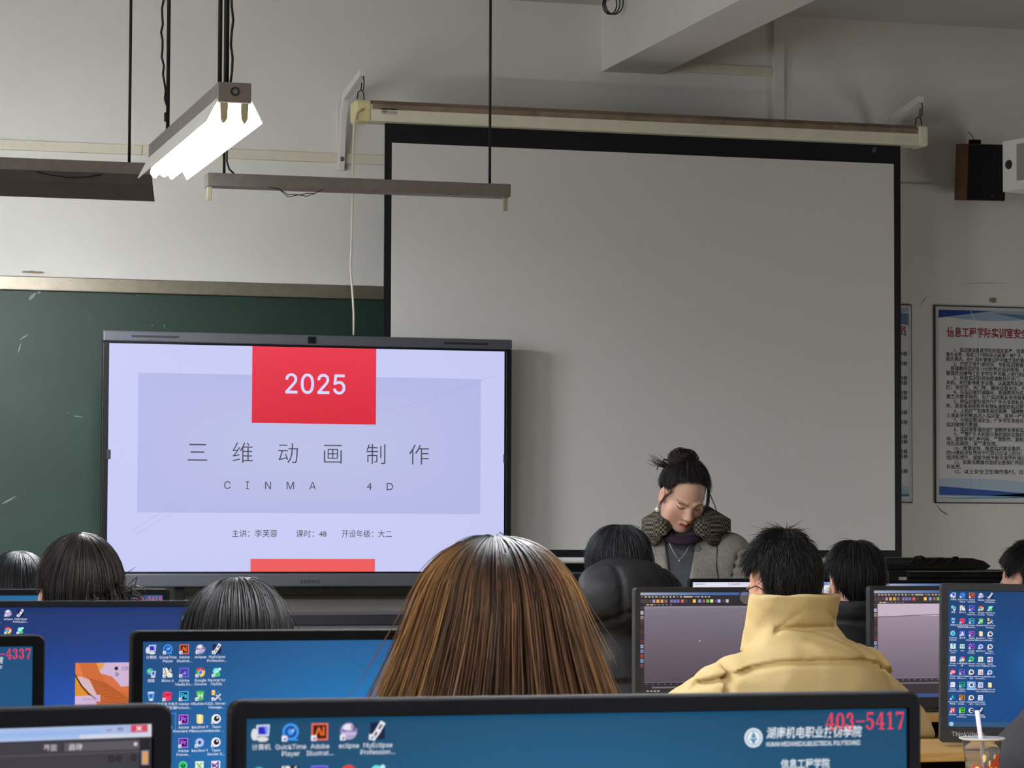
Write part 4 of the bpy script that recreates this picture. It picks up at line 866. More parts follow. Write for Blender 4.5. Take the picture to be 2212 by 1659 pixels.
# ------------------------------------------------------------------ people: smooth continuous surfaces from blended volumes
def smin(a, b, k):
    h = np.clip(.5+.5*(b-a)/k, 0, 1); return b+(a-b)*h-k*h*(1-h)
def axis(*segs):
    out = []
    for lo, hi, st in segs:
        n = max(1, int(round((hi-lo)/st))); out += list(np.linspace(lo, hi, n, endpoint=False))
    return np.array(out+[segs[-1][1]])
class Vol:
    def __init__(s, X, Y, Z):
        s.ax = (X, Y, Z); s.F = np.full((len(X), len(Y), len(Z)), .5)
    def fn(s, lo, hi, f, k=.02, op='+'):
        sl = []
        for a, l, h in zip(s.ax, lo, hi):
            i = max(0, np.searchsorted(a, l)-1); j = min(len(a), np.searchsorted(a, h)+1)
            if j <= i: return s
            sl.append(slice(i, j))
        x, y, z = np.meshgrid(*[a[q] for a, q in zip(s.ax, sl)], indexing='ij', sparse=True); sl = tuple(sl)
        d = f(x, y, z)
        s.F[sl] = smin(s.F[sl], d, k) if op == '+' else -smin(-s.F[sl], d, k)
        return s
    def cap(s, a, b, ra, rb=None, k=.02, op='+'):
        a, b = np.array(a, float), np.array(b, float); rb = ra if rb is None else rb; m = max(ra, rb)+k*1.5+.03
        ba = b-a; L2 = max(ba@ba, 1e-9)
        def f(x, y, z):
            t = np.clip(((x-a[0])*ba[0]+(y-a[1])*ba[1]+(z-a[2])*ba[2])/L2, 0, 1)
            return np.sqrt((x-a[0]-ba[0]*t)**2+(y-a[1]-ba[1]*t)**2+(z-a[2]-ba[2]*t)**2)-(ra+(rb-ra)*t)
        return s.fn(np.minimum(a, b)-m, np.maximum(a, b)+m, f, k, op)
    def ell(s, c, r, k=.02, op='+', rot=None):
        c = np.array(c, float); r = np.array(r, float); m = max(r)+k*1.5+.03; Q = np.eye(3) if rot is None else np.array(rot)
        def f(x, y, z):
            p = [Q[0, i]*(x-c[0])+Q[1, i]*(y-c[1])+Q[2, i]*(z-c[2]) for i in range(3)]
            k0 = np.sqrt(sum((p[i]/r[i])**2 for i in range(3))); k1 = np.sqrt(sum((p[i]/r[i]**2)**2 for i in range(3)))
            return k0*(k0-1)/np.maximum(k1, 1e-6)
        return s.fn(c-m, c+m, f, k, op)
    def mesh(s):
        F = s.F; nx, ny, nz = F.shape; I = F < 0; X, Y, Z = s.ax
        cs = [I[i:nx-1+i, j:ny-1+j, k:nz-1+k] for i in (0, 1) for j in (0, 1) for k in (0, 1)]
        n_in = sum(c.astype(np.int8) for c in cs); act = (n_in > 0) & (n_in < 8); ci, cj, ck = np.nonzero(act)
        idx = -np.ones(act.shape, int); idx[ci, cj, ck] = np.arange(len(ci)); P = np.zeros((len(ci), 3)); W_ = np.zeros(len(ci))
        for d in range(3):
            for u in (0, 1):
                for v in (0, 1):
                    o = [0, 0, 0]; o[(d+1) % 3] = u; o[(d+2) % 3] = v; e = list(o); e[d] = 1
                    a = (ci+o[0], cj+o[1], ck+o[2]); b = (ci+e[0], cj+e[1], ck+e[2]); fa, fb = F[a], F[b]; m = (fa < 0) != (fb < 0)
                    t = np.where(m, fa/np.where(m, fa-fb, 1), 0)
                    pa = np.stack([X[a[0]], Y[a[1]], Z[a[2]]], 1); pb = np.stack([X[b[0]], Y[b[1]], Z[b[2]]], 1)
                    P += np.where(m[:, None], pa+(pb-pa)*t[:, None], 0); W_ += m
        P /= W_[:, None]; faces = []
        for d in range(3):
            sl0 = [slice(1, -1)]*3; sl0[d] = slice(0, -1); sl1 = list(sl0); sl1[d] = slice(1, None)
            A, B = I[tuple(sl0)], I[tuple(sl1)]; q = np.stack(np.nonzero(A != B), 1)
            if not len(q): continue
            q0 = q+1; q0[:, d] -= 1; flip = A[tuple(q.T)]
            e1, e2 = np.zeros(3, int), np.zeros(3, int); e1[(d+1) % 3] = 1; e2[(d+2) % 3] = 1
            g = [idx[tuple((q0-o).T)] for o in (e1*0, e1, e1+e2, e2)]
            g = np.stack(g, 1); g[~flip] = g[~flip][:, ::-1]; faces.append(g)
        return P, np.concatenate(faces)

def fast_mesh(name, v, f, m, parent=None, cols=None, smooth=True):
    """mesh object from arrays; f holds equal-sized faces"""
    me = bpy.data.meshes.new(name); v = np.asarray(v, np.float32); f = np.asarray(f, np.int32); n, k = f.shape
    me.vertices.add(len(v)); me.vertices.foreach_set('co', v.ravel()); me.loops.add(n*k); me.loops.foreach_set('vertex_index', f.ravel())
    me.polygons.add(n); me.polygons.foreach_set('loop_start', np.arange(n, dtype=np.int32)*k); me.polygons.foreach_set('loop_total', np.full(n, k, np.int32))
    me.polygons.foreach_set('use_smooth', np.full(n, smooth)); me.update(calc_edges=True); me.materials.append(m)
    if cols is not None:
        a = me.attributes.new('Col', 'FLOAT_COLOR', 'POINT'); c = np.ones((len(v), 4), np.float32); c[:, :3] = cols; a.data.foreach_set('color', c.ravel())
    o = bpy.data.objects.new(name, me); C.objects.link(o)
    if parent: o.parent = parent
    return o
def lin(c): return np.array(s2l(c)[:3])

SKIN = mat('skin', (205, 160, 135), .5, attr='Col', spec=.35); SKIN.node_tree.nodes['Principled BSDF'].inputs['Subsurface Weight'].default_value = .08
SKIN.node_tree.nodes['Principled BSDF'].inputs['Subsurface Radius'].default_value = (.006, .003, .002)
HAIR = mat('hair', (20, 18, 18), .46, attr='Col', spec=.3)
CLOTH = {}
def cloth(nm, col, rough=.8, bump=(70, .25, 3), sheen=.0, noise=None):
    if nm not in CLOTH: CLOTH[nm] = mat(nm, col, rough, bump=bump, sheen=sheen, spec=.25, noise=noise)
    return CLOTH[nm]

def head_frame(c, yaw_=0, pitch_=0, roll_=0):      # pitch > 0 bows the head, yaw > 0 turns it to its own left
    return Matrix.Translation(c) @ Matrix.Rotation(R(yaw_), 4, 'Z') @ Matrix.Rotation(R(-pitch_), 4, 'X') @ Matrix.Rotation(R(roll_), 4, 'Y')
def add_head(V, H, sc_=1.0, face=True):
    Q = np.array(H.to_3x3())
    def p(*q): return np.array(H @ (Vector(q)*sc_))
    def e(c, r, k=.015, op='+'): V.ell(p(*c), np.array(r)*sc_, k, op, Q)
    e((0, -.012, .03), (.075, .094, .088), .02); e((0, .035, -.04), (.061, .060, .078), .03)
    e((0, .070, -.098), (.024, .019, .017), .025)
    for s in (-1, 1):
        e((s*.040, .056, -.032), (.026, .024, .028), .02); e((s*.045, .02, -.075), (.02, .035, .026), .025)
        e((s*.077, -.004, -.012), (.008, .019, .031), .006); e((s*.084, .004, -.010), (.005, .010, .018), .004, '-')
        e((s*.074, -.002, -.038), (.008, .008, .011), .006)
        if face:
            e((s*.031, .096, .004), (.017, .012, .010), .012, '-'); e((s*.031, .0745, .002), (.0150, .013, .0105), .006)
            V.cap(p(s*.016, .088, .020), p(s*.046, .079, .022), .006*sc_, .004*sc_, .012)
            e((s*.012, .100, -.030), (.0085, .010, .0075), .008); e((s*.006, .108, -.037), (.003, .004, .003), .003, '-')
    V.cap(p(0, .088, .010), p(0, .110, -.026), .0075*sc_, .0095*sc_, .014)
    V.cap(p(-.019, .088, -.060), p(0, .099, -.0575), .0045*sc_, .0065*sc_, .006); V.cap(p(.019, .088, -.060), p(0, .099, -.0575), .0045*sc_, .0065*sc_, .006)
    V.cap(p(-.016, .088, -.066), p(0, .097, -.0685), .005*sc_, .0075*sc_, .006); V.cap(p(.016, .088, -.066), p(0, .097, -.0685), .005*sc_, .0075*sc_, .006)
def skin_colours(P, H, sc_=1.0, base=(206, 160, 136), face=True):
    q = (np.asarray(P)-np.array(H.translation)) @ np.array(H.to_3x3())/sc_; x, y, z = np.abs(q[:, 0]), q[:, 1], q[:, 2]
    c = np.tile(lin(base), (len(q), 1))
    def mix(w, col):
        nonlocal c
        w = np.clip(w, 0, 1)[:, None]; c = c*(1-w)+lin(col)*w
    fr = y > .045
    mix(np.exp(-((x-.043)**2+(z+.03)**2)/.0005)*.35*fr, (206, 128, 110)); mix(np.exp(-((x-.08)**2)/.0002)*.3*(np.abs(z) < .05), (196, 120, 100))
    lipw = (1-((x/.0225)**2+((z+.0632)/.0085)**2))*6; mix(np.where(fr, lipw, 0), (150, 62, 66))
    mix(np.where(fr & (x < .019), np.exp(-((z+.0628+.0)/.0014)**2)*.8, 0), (92, 34, 38))
    zb_ = .0235-((x-.033)/.03)**2*.008; mix(np.where(fr & (x > .013) & (x < .050), np.exp(-((z-zb_)/.0032)**2)*.85, 0), (66, 48, 42))
    ze = .0005-((x-.031)/.017)**2*-.0045*1.0; mix(np.where(fr & (x > .0155) & (x < .0475), np.exp(-((z-ze)/.0024)**2), 0), (40, 28, 28))
    return c

def finger_tubes(wr, el, side, flat=True):
    """five bent fingers growing from a palm at the wrist"""
    d = (Vector(wr)-Vector(el)); d.z *= .2; d.normalize(); n = Vector((0, 0, 1)); b = d.cross(n).normalized(); m = MB(); wr = Vector(wr)
    for i, (o, L_) in enumerate(((-.028, .058), (-.010, .070), (.010, .074), (.028, .066))):
        o *= side; p0 = wr+d*.082+b*o+n*-.002
        m.tube([p0, p0+d*L_*.4+n*.008, p0+d*L_*.75-n*.002, p0+d*L_-n*.014], [.0088, .0082, .0075, .006], 8)
    p0 = wr+d*.035+b*(.032*side)-n*.004
    m.tube([p0, p0+d*.022+b*.022*side, p0+d*.05+b*.028*side-n*.006], [.0105, .0095, .007], 8)
    return m, d

def build_person(label, loc, rz, head, sit=True, hp=(0, 0, 0), sc_=1.0, jacket=None, jm=None, tm=None, puff=.02, elbows=None, wrists=None, lean=.05, shw=.165, fine=.005, face=False, hood=False, collar=None, seams=(), top=None, base=(206, 160, 136), jfine=.011, c7o=(0, -.055, -.155), shz=-.075, shd=None, crumple=.0016, seam=.010):
    """head: head centre in the person's own frame (y forward). Returns the body and the head frame"""
    hx, hy, hz = head; H = head_frame(head, *hp)
    c7 = np.array((hx*.7, hy, hz))+np.array(c7o); ch = np.array((0, c7[1]-.02-lean*.3, c7[2]-.20)); pel = np.array((0, -.10, .53)) if sit else np.array((0, -.20, .90))
    wa = (ch+pel)/2+np.array((0, -.01, 0))
    sh = {s: np.array((s*shw, c7[1]+.005, c7[2]+shz+(shd or {}).get(s, 0))) for s in (-1, 1)}
    hip = {s: pel+np.array((s*.085, .02, -.02)) for s in (-1, 1)}
    if sit: knee = {s: np.array((s*.12, .36, .50)) for s in (-1, 1)}; ank = {s: np.array((s*.12, .34, .09)) for s in (-1, 1)}
    else: knee = {s: np.array((s*.10, -.06, .48)) for s in (-1, 1)}; ank = {s: np.array((s*.10, -.10, .08)) for s in (-1, 1)}
    el = {s: np.array((elbows or {}).get(s, (s*(shw+.075), c7[1]+.08, max(c7[2]-.335, .765) if sit else c7[2]-.335))) for s in (-1, 1)}
    wr = {s: np.array((wrists or {}).get(s, (s*.14, c7[1]+.27, .745))) for s in (-1, 1)}
    g = .1*sc_
    X = axis((-.42, hx-g, .018), (hx-g, hx+g, fine), (hx+g, .42, .018)); Yl = min(-.34, hy-.2)
    Y = axis((Yl, hy-.125, .018), (hy-.125, hy+.135, fine), (hy+.135, max(.62, hy+.45), .018)); Z = axis((-.02, hz-.15, .018), (hz-.15, hz+.15, fine))
    V = Vol(X, Y, Z)
    V.cap(hip[-1], hip[1], .10, k=.04).cap(pel, wa, .115, .105, .05).cap(wa, ch, .105, .118, .05).cap(ch+(-.05, 0, 0), ch+(.05, 0, 0), .105, k=.05).cap(sh[-1]*(.8, 1, 1), sh[1]*(.8, 1, 1), .052, k=.05)
    V.cap(c7+(0, 0, -.04), np.array(H @ Vector((0, -.012, -.05))), .052, .050, .025)
    for s in (-1, 1):
        V.cap(sh[s], el[s], .046, .038, .03).cap(el[s], wr[s], .038, .026, .02)
        d = wr[s]-el[s]; d = d*(1, 1, .2); d /= np.linalg.norm(d); V.cap(wr[s]+d*.015, wr[s]+d*.07, .026, .034, .02)
        V.cap(hip[s], knee[s], .082, .056, .04).cap(knee[s], ank[s], .054, .036, .02); V.cap(ank[s]+(0, -.02, -.04), ank[s]+(0, .15, -.05), .034, .03, .03)
    add_head(V, H, sc_, True)
    P, F = V.mesh(); cols = skin_colours(P, H, sc_, base)
    ft = [finger_tubes(wr[s], el[s], -s)[0] for s in (-1, 1)]; tri = []
    Pv, Fv = [P], [F]; n = len(P)
    for m in ft:
        quads = [q for q in m.f if len(q) == 4]; Pv.append(np.array([tuple(v) for v in m.v])); Fv.append(np.array(quads)+n); n += len(m.v)
    P = np.concatenate(Pv); F = np.concatenate(Fv); cols = np.concatenate([cols, np.tile(lin(base), (n-len(cols), 1))])
    o = fast_mesh('person', P, F, SKIN, None, cols); o.location = loc; o.rotation_euler = (0, 0, R(rz)); tag(o, label, 'person')
    # trousers and shoes
    V = Vol(axis((-.32, .32, .014)), axis((Yl, .6, .014)), axis((.03, max(.75, pel[2]+.2), .014)))
    V.cap(hip[-1], hip[1], .125, k=.04).cap(pel, pel+(0, .02, .12), .13, k=.04)
    for s in (-1, 1): V.cap(hip[s], knee[s], .10, .075, .03).cap(knee[s], ank[s]+(0, 0, .02), .075, .056, .03)
    P, F = V.mesh(); fast_mesh('trousers', P, F, tm or cloth('dark_trousers', (38, 38, 44)), o)
    for s in (-1, 1):
        V = Vol(axis((s*.12-.09, s*.12+.09, .008)), axis((ank[s][1]-.11, ank[s][1]+.22, .008)), axis((-.01, .14, .008)))
        V.cap(ank[s]+(0, -.025, -.045), ank[s]+(0, .14, -.05), .046, .042, .03).cap(ank[s], ank[s]+(0, 0, -.04), .045, k=.02).fn((-9, -9, -9), (9, 9, 9), lambda x, y, z: z-.0+0*x+0*y, .004, '-')
        P, F = V.mesh(); fast_mesh('shoe', P, F, cloth('shoe_leather', (30, 30, 32), .5), o)
    # jacket
    if jm:
        jb = .54 if sit else .60
        xs = axis((-.46, .46, jfine)); V = Vol(xs, axis((min(Yl, c7[1]-.34), max(.55, c7[1]+.42), jfine)), axis((jb-.06, hz+.06, jfine)))
        q = puff
        V.cap(pel+(-.05, 0, .06), pel+(.05, 0, .06), .125+q*.8, k=.05).cap(pel+(0, 0, .1), wa, .135+q, .13+q, .06).cap(wa, ch, .125+q, .128+q, .06)
        V.cap(ch+(-.065, -.01, .03), ch+(.065, -.01, .03), .108+q, k=.05).cap(sh[-1]+(.02, -.005, .0), sh[1]+(-.02, -.005, .0), .062+q, k=.05)
        V.cap(c7+(-.045, 0, -.035), c7+(.045, 0, -.035), .052+q*.6, k=.05)
        for s in (-1, 1):
            V.cap(sh[s], el[s], .062+q, .056+q, .035).cap(el[s], wr[s]-(wr[s]-el[s])*.08, .055+q*.9, .042+q*.4, .03)
        if collar:
            ca, cb, ct, c0_, c1_, ctilt = collar; nc = c7+np.array((0, .045, 0))
            def ring(x, y, z):
                yy = y-nc[1]-(z-nc[2])*ctilt; rr = np.sqrt(((x-nc[0])/ca)**2+(yy/cb)**2); dz = np.abs(z-(nc[2]+(c0_+c1_)/2))-(c1_-c0_)/2+.006
                d1 = np.abs(rr-1)*min(ca, cb)-ct+.006
                return np.sqrt(np.maximum(d1, 0)**2+np.maximum(dz, 0)**2)+np.minimum(np.maximum(d1, dz), 0)-.006
            V.fn(nc-.22, nc+.22, ring, .012)
        if hood:
            hc = c7+np.array(hood[0]); V.ell(hc, hood[1], .04)
            if len(hood) > 2: V.ell(hc+np.array(hood[2]), hood[3], .03)
        x, y, z = np.meshgrid(*V.ax, indexing='ij', sparse=True)
        for sf in seams: V.F += seam*np.exp(-(np.maximum(sf(x, y, z)+.003, 0)/.0065)**2)
        w1, w2 = x*31+z*17+2*np.sin(y*23+z*9), z*41-x*13+2*np.sin(x*19+y*15)
        V.F += crumple*(np.sin(w1)*np.sin(w2)+.6*np.sin(w1*1.9+1.3)*np.sin(w2*1.7+.4)+.35*np.sin(w2*3.1+w1))
        V.fn((-9, -9, -9), (9, 9, 9), lambda x, y, z: z-jb+0*x+0*y, .012, '-')
        P, F = V.mesh(); J = fast_mesh('jacket', P, F, jm, o)
    else: J = None
    return o, H, dict(c7=c7, ch=ch, sh=sh, el=el, wr=wr, pel=pel, jacket=J)

def hair(o, H, rad, hem, colour, n=2200, L_=.06, r_=.0009, seed=1, tilt=22, drop=None, flare=0, fly=.02, jit=.012, wave=.02, crown=(0, 0, 0), nseg=9, cap=.965, phis=None, offset=(0, -.012, .03), drift=.25, name='hair', thd=84, flare_y=None):
    """hem(phi) is the polar angle, in degrees, at which the hair ends (0 right, 90 front, 180 left, 270 back of the head);
    drop(phi) is how far it then hangs down"""
    g = np.random.default_rng(seed); T = np.array(Matrix.Rotation(R(tilt), 3, 'X')); Hq = np.array(H.to_3x3()); Ht = np.array(H.translation)
    rad = np.array(rad); R0 = float(rad.mean()); off = np.array(offset); fy = flare if flare_y is None else flare_y
    hemv = np.vectorize(hem); dropv = np.vectorize(drop) if drop else (lambda a: np.zeros_like(a))
    def surf(ph, q, k):
        """point for heading ph (degrees) at arc length q (metres) from the crown, k scales the shell"""
        th = np.minimum(hemv(ph), 170.)*math.pi/180; td = np.minimum(th, R(thd)) if drop else th
        t = np.minimum(q/R0, td); d = np.maximum(q-td*R0, 0); a = np.radians(ph)
        v = np.stack([np.sin(t)*np.cos(a), np.sin(t)*np.sin(a), np.cos(t)], -1) @ T.T*rad*np.asarray(k)[..., None]
        p = v+off; hd = np.stack([v[..., 0]*flare, v[..., 1]*fy, 0*d], -1)
        w_ = np.where(d > 0, 1., 0.); p = (p @ Hq.T)+Ht; hd = hd @ Hq.T
        return p+hd*(d/.1)[..., None]-np.stack([0*d, 0*d, d], -1), v/np.maximum(np.linalg.norm(v, axis=-1, keepdims=True), 1e-6) @ Hq.T
    def qmax(ph):
        th = hemv(ph)*math.pi/180; return np.minimum(th, R(thd) if drop else 9)*R0+dropv(ph)
    # under-layer
    nf, ns = 72, 26; ph = np.repeat(np.linspace(0, 360, nf, endpoint=False)[:, None], ns, 1); q = np.linspace(.001, 1, ns)[None]*qmax(ph)
    P, _ = surf(ph, q, np.full(ph.shape, cap)); cc = colour(ph, q/np.maximum(qmax(ph), 1e-6), q, np.full(ph.shape, .45))
    i, j = np.meshgrid(np.arange(nf), np.arange(ns-1), indexing='ij'); b = lambda a, c: (a % nf)*ns+c
    F1 = np.stack([b(i, j), b(i+1, j), b(i+1, j+1), b(i, j+1)], -1).reshape(-1, 4); V1 = P.reshape(-1, 3); C1 = cc.reshape(-1, 3)
    # strands
    ph0 = g.uniform(0, 360, n) if phis is None else phis(g, n)
    qm = qmax(ph0); q0 = g.uniform(-.35, .95, n)**1*qm; q0 = np.maximum(q0, .002); Lr = L_*g.uniform(.55, 1.25, n)
    q1 = np.minimum(q0+Lr, qm+g.uniform(-.01, .012, n)); q1 = np.maximum(q1, q0+.012)
    s = np.linspace(0, 1, nseg)[None]; Q = q0[:, None]+(q1-q0)[:, None]*s
    cl = g.integers(0, 90, n); cph = g.normal(0, 1, 90)[cl]*.6+g.normal(0, 1, n)*.4
    PH = ph0[:, None]+drift*R0/np.maximum(Q, .03)*cph[:, None]*30*s*.6+wave*60*np.sin(s*5+g.uniform(0, 6, n)[:, None])*g.uniform(.2, 1, n)[:, None]
    lift = np.abs(g.normal(0, 1, n))**2.2*fly; K = cap+.01+g.uniform(0, jit*2.2, n)[:, None]*np.sin(np.minimum(s*1.1, 1)*math.pi*.5)+lift[:, None]*s**1.6
    hm = np.minimum(hemv(ph0)[:, None]+3, 175)
    P, N = surf(PH, Q, K); t = np.gradient(P, axis=1); t /= np.maximum(np.linalg.norm(t, axis=-1, keepdims=True), 1e-9)
    B = np.cross(t, N); B /= np.maximum(np.linalg.norm(B, axis=-1, keepdims=True), 1e-6); N2 = np.cross(B, t)
    rr = (r_*g.uniform(.6, 1.3, n))[:, None]*(1-.75*s**3)*np.minimum(1, .5+3*s)
    ring = [P+(N2*math.cos(a)+B*math.sin(a))*rr[..., None] for a in (math.pi/2, math.pi/2+2.094, math.pi/2+4.189)]
    V2 = np.stack(ring, 2).reshape(-1, 3); br = g.uniform(.55, 1.6, n)[:, None]*np.ones_like(Q)
    C2 = np.repeat(colour(PH, Q/np.maximum(qmax(ph0)[:, None], 1e-6), Q, br, cl[:, None]*np.ones_like(Q)).reshape(-1, 3), 3, 0)
    a, k_, c_ = np.meshgrid(np.arange(n), np.arange(nseg-1), np.arange(3), indexing='ij'); base = (a*nseg+k_)*3; c2 = (c_+1) % 3
    F2 = np.stack([base+c_, base+c2, base+3+c2, base+3+c_], -1).reshape(-1, 4)
    return fast_mesh(name, np.concatenate([V1, V2]), np.concatenate([F1, F2+len(V1)]), HAIR, o, np.concatenate([C1, C2]))
def black(col=(20, 18, 18), warm=(34, 28, 24)):
    a, b = lin(col), lin(warm)
    def f(ph, s, q, br, cl=None):
        return a+(b-a)*np.clip(br-.6, 0, 1)[..., None]*1.0 if cl is not None else np.broadcast_to(a*.6, br.shape+(3,))
    return f
def short_hem(back=104, side=88, front=74):
    def f(p):
        a = math.radians(p); fr, sd, bk = max(0, math.sin(a)), abs(math.cos(a)), max(0, -math.sin(a)); w_ = fr**2+sd**2+bk**2; return (fr**2*front+sd**2*side+bk**2*back)/w_
    return f
def ear_gap(f, ph_l=178, ph_r=2, wd=16, cut=14):
    return lambda p: f(p)-cut*math.exp(-((p-ph_l)/wd)**2)-cut*(math.exp(-((p-ph_r)/wd)**2)+math.exp(-((p-ph_r-360)/wd)**2))

def stool(label, x, y, rz=0):
    t = thing('classroom_stool', label, 'stool', (x, y, 0), rz, 'student stools')
    MB().box((-.17, -.15, .40), (.17, .15, .425)).obj('seat', WOOD, t, bevel=.005)
    for sx in (-1, 1):
        for sy in (-1, 1): MB().tube([(sx*.14, sy*.12, .4), (sx*.165, sy*.145, 0)], .011, 8).obj('leg', SOLE, t)
def place(px, py, Y, hz_off=0):
    return at(px, py, Y)

def nape(back=128, front=75, ear=82, burn=97):
    return lambda p: float(np.interp(abs((p-90+180) % 360-180), [0, 48, 74, 86, 98, 110, 136, 180], [front, front+2, burn, ear, ear, 110, back, back]))
STAND = dict(sit=False)
def seated(label, px, py, Y, rz, hp, **k):
    """(px, py) is the middle of the head"""
    p = at(px, py, Y); d = .06
    loc = (p.x+d*math.sin(R(rz)), p.y-d*math.cos(R(rz)), 0)
    o, H, D = build_person(label, loc, rz, (0, d, p.z), hp=hp, **k)
    return o, H, D
puffy = lambda nm, c, **k: cloth(nm, c, **k)
BLK = cloth('black_down_jacket', (26, 26, 29), .62, (22, .5, 4)); CHAR = cloth('charcoal_jacket', (52, 52, 57), .75, (160, .2, 4))
BEIGE = cloth('beige_down_jacket', (212, 186, 132), .72, (26, .42, 5)); GREYS = cloth('grey_jumper', (96, 94, 98), .9, (220, .3, 2)); BLUEJ = cloth('dark_navy_jacket', (34, 38, 52), .75, (30, .3, 4))

# long brown hair, second row
o, H, D = seated('person with long brown hair seated behind the near monitor', 1066, 1412, 2.93, 0, (0, 8, 0), jm=GREYS, puff=.008, fine=.006)
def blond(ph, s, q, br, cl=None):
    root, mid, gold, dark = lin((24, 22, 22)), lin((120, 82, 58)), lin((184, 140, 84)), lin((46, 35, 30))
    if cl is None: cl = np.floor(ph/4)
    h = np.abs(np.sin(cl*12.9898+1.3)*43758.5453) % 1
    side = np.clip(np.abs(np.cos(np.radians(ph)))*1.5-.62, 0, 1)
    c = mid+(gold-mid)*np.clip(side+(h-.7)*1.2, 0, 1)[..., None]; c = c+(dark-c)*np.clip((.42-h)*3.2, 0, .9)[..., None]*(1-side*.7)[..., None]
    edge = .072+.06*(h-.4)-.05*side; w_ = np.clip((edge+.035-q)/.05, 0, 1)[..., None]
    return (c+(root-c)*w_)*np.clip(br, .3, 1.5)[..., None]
def lhem(p): return 62 if 58 < p < 122 else 84
def ldrop(p): return 0.0 if 58 < p < 122 else .33
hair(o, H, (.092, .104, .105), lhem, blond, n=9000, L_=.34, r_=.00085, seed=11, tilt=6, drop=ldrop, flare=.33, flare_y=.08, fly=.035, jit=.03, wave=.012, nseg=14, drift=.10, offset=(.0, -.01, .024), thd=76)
stool('stool under the person with long brown hair', D['pel'][0]+o.location.x, o.location.y-.08)

# third row, bowed dark head
o, H, D = seated('person with straight black hair, head bowed over the blue desktop monitor', 512, 1440, 4.2, -4, (0, 30, 0), jm=BLUEJ, puff=.01, fine=.007)
hair(o, H, (.086, .104, .104), lambda p: 74 if 50 < p < 130 else 90, black((19, 18, 19), (44, 42, 44)), n=5500, L_=.18, r_=.0009, seed=3, tilt=14, fly=.015, jit=.02, wave=.01, drift=.14, drop=lambda p: 0 if 50 < p < 130 else .14, flare=.22, flare_y=.05, thd=86)
stool('stool under the person bowed before the blue desktop monitor', o.location.x, o.location.y-.08)

# fourth row, low tied hair
o, H, D = seated('person with dark hair tied low, seated before the 403-2419 monitor', 172, 1300, 5.5, 4, (0, 12, 0), jm=BLUEJ, puff=.01, fine=.007)
hair(o, H, (.081, .103, .106), nape(134, 72), black((20, 18, 18), (52, 44, 40)), n=4500, L_=.16, r_=.0009, seed=4, tilt=18, fly=.012, jit=.02, wave=.012, drift=.2)
hc = Vector((H @ Vector((.048, -.108, -.012)))); m = []
g_ = np.random.default_rng(9); t_ = MB()
for i in range(220):
    a = g_.normal(0, 1, 3)*np.array((.022, .012, .016)); p = hc+Vector(a); e_ = p+Vector((g_.normal(.014, .016), -.012-abs(g_.normal(0, .012)), g_.normal(-.07, .03)))
    t_.tube([hc+Vector(a)*.6, p, (p+e_)/2+Vector(g_.normal(0, .006, 3)), e_], [.0012, .0014, .0012, .0004], 3, cap=False)
q = [f for f in t_.f if len(f) == 4]; fast_mesh('ponytail', np.array([tuple(v) for v in t_.v]), np.array(q), HAIR, o, np.tile(lin((30, 25, 24)), (len(t_.v), 1)))
stool('stool under the person with the low tied hair', o.location.x, o.location.y-.08)

# far left head
o, H, D = seated('person with chin-length black hair at the left edge beyond the tied-hair head', 36, 1309, 6.8, 6, (0, 8, 0), jm=BLUEJ, puff=.01, fine=.008)
hair(o, H, (.084, .102, .104), lambda p: 74 if 50 < p < 130 else 92, black((19, 19, 21), (52, 54, 58)), n=3600, L_=.16, r_=.001, seed=5, tilt=12, fly=.012, jit=.018, wave=.01, drift=.14, drop=lambda p: 0 if 50 < p < 130 else .09, flare=.1, flare_y=.0, thd=86)
stool('stool under the leftmost student', o.location.x, o.location.y-.08)

# black hooded jacket
BH = lambda x, y, z: np.abs(z-(.70+.15*0)+0*x+0*y)-.0045
o, H, D = seated('person in a black hooded down jacket, seated before the grey-coated woman', 1337, 1232, 7.98, 6, (0, 16, 0), jm=BLK, puff=.034, fine=.008, shw=.175, jfine=.009,
    c7o=(0, -.06, -.15), hood=((-.02, -.075, .066), (.172, .098, .112), (0, .05, .045), (.145, .085, .08)),
    seams=[lambda x, y, z: np.abs(z-.985+.0*y-.03*np.cos(x*14))-.004+0*y, lambda x, y, z: np.abs(z-.80+0*x+0*y)-.004, lambda x, y, z: np.abs(z-.66+0*x+0*y)-.004, lambda x, y, z: np.maximum(np.abs(np.abs(x)-.085+0*z)-.003, np.abs(z-1.06)-.075)+0*y])
hair(o, H, (.097, .108, .106), short_hem(126, 108, 76), black((17, 18, 20), (48, 50, 54)), n=4200, L_=.11, r_=.001, seed=6, tilt=18, fly=.014, jit=.03, wave=.012, drift=.16)
stool('stool under the person in the black hooded jacket', o.location.x, o.location.y-.08)

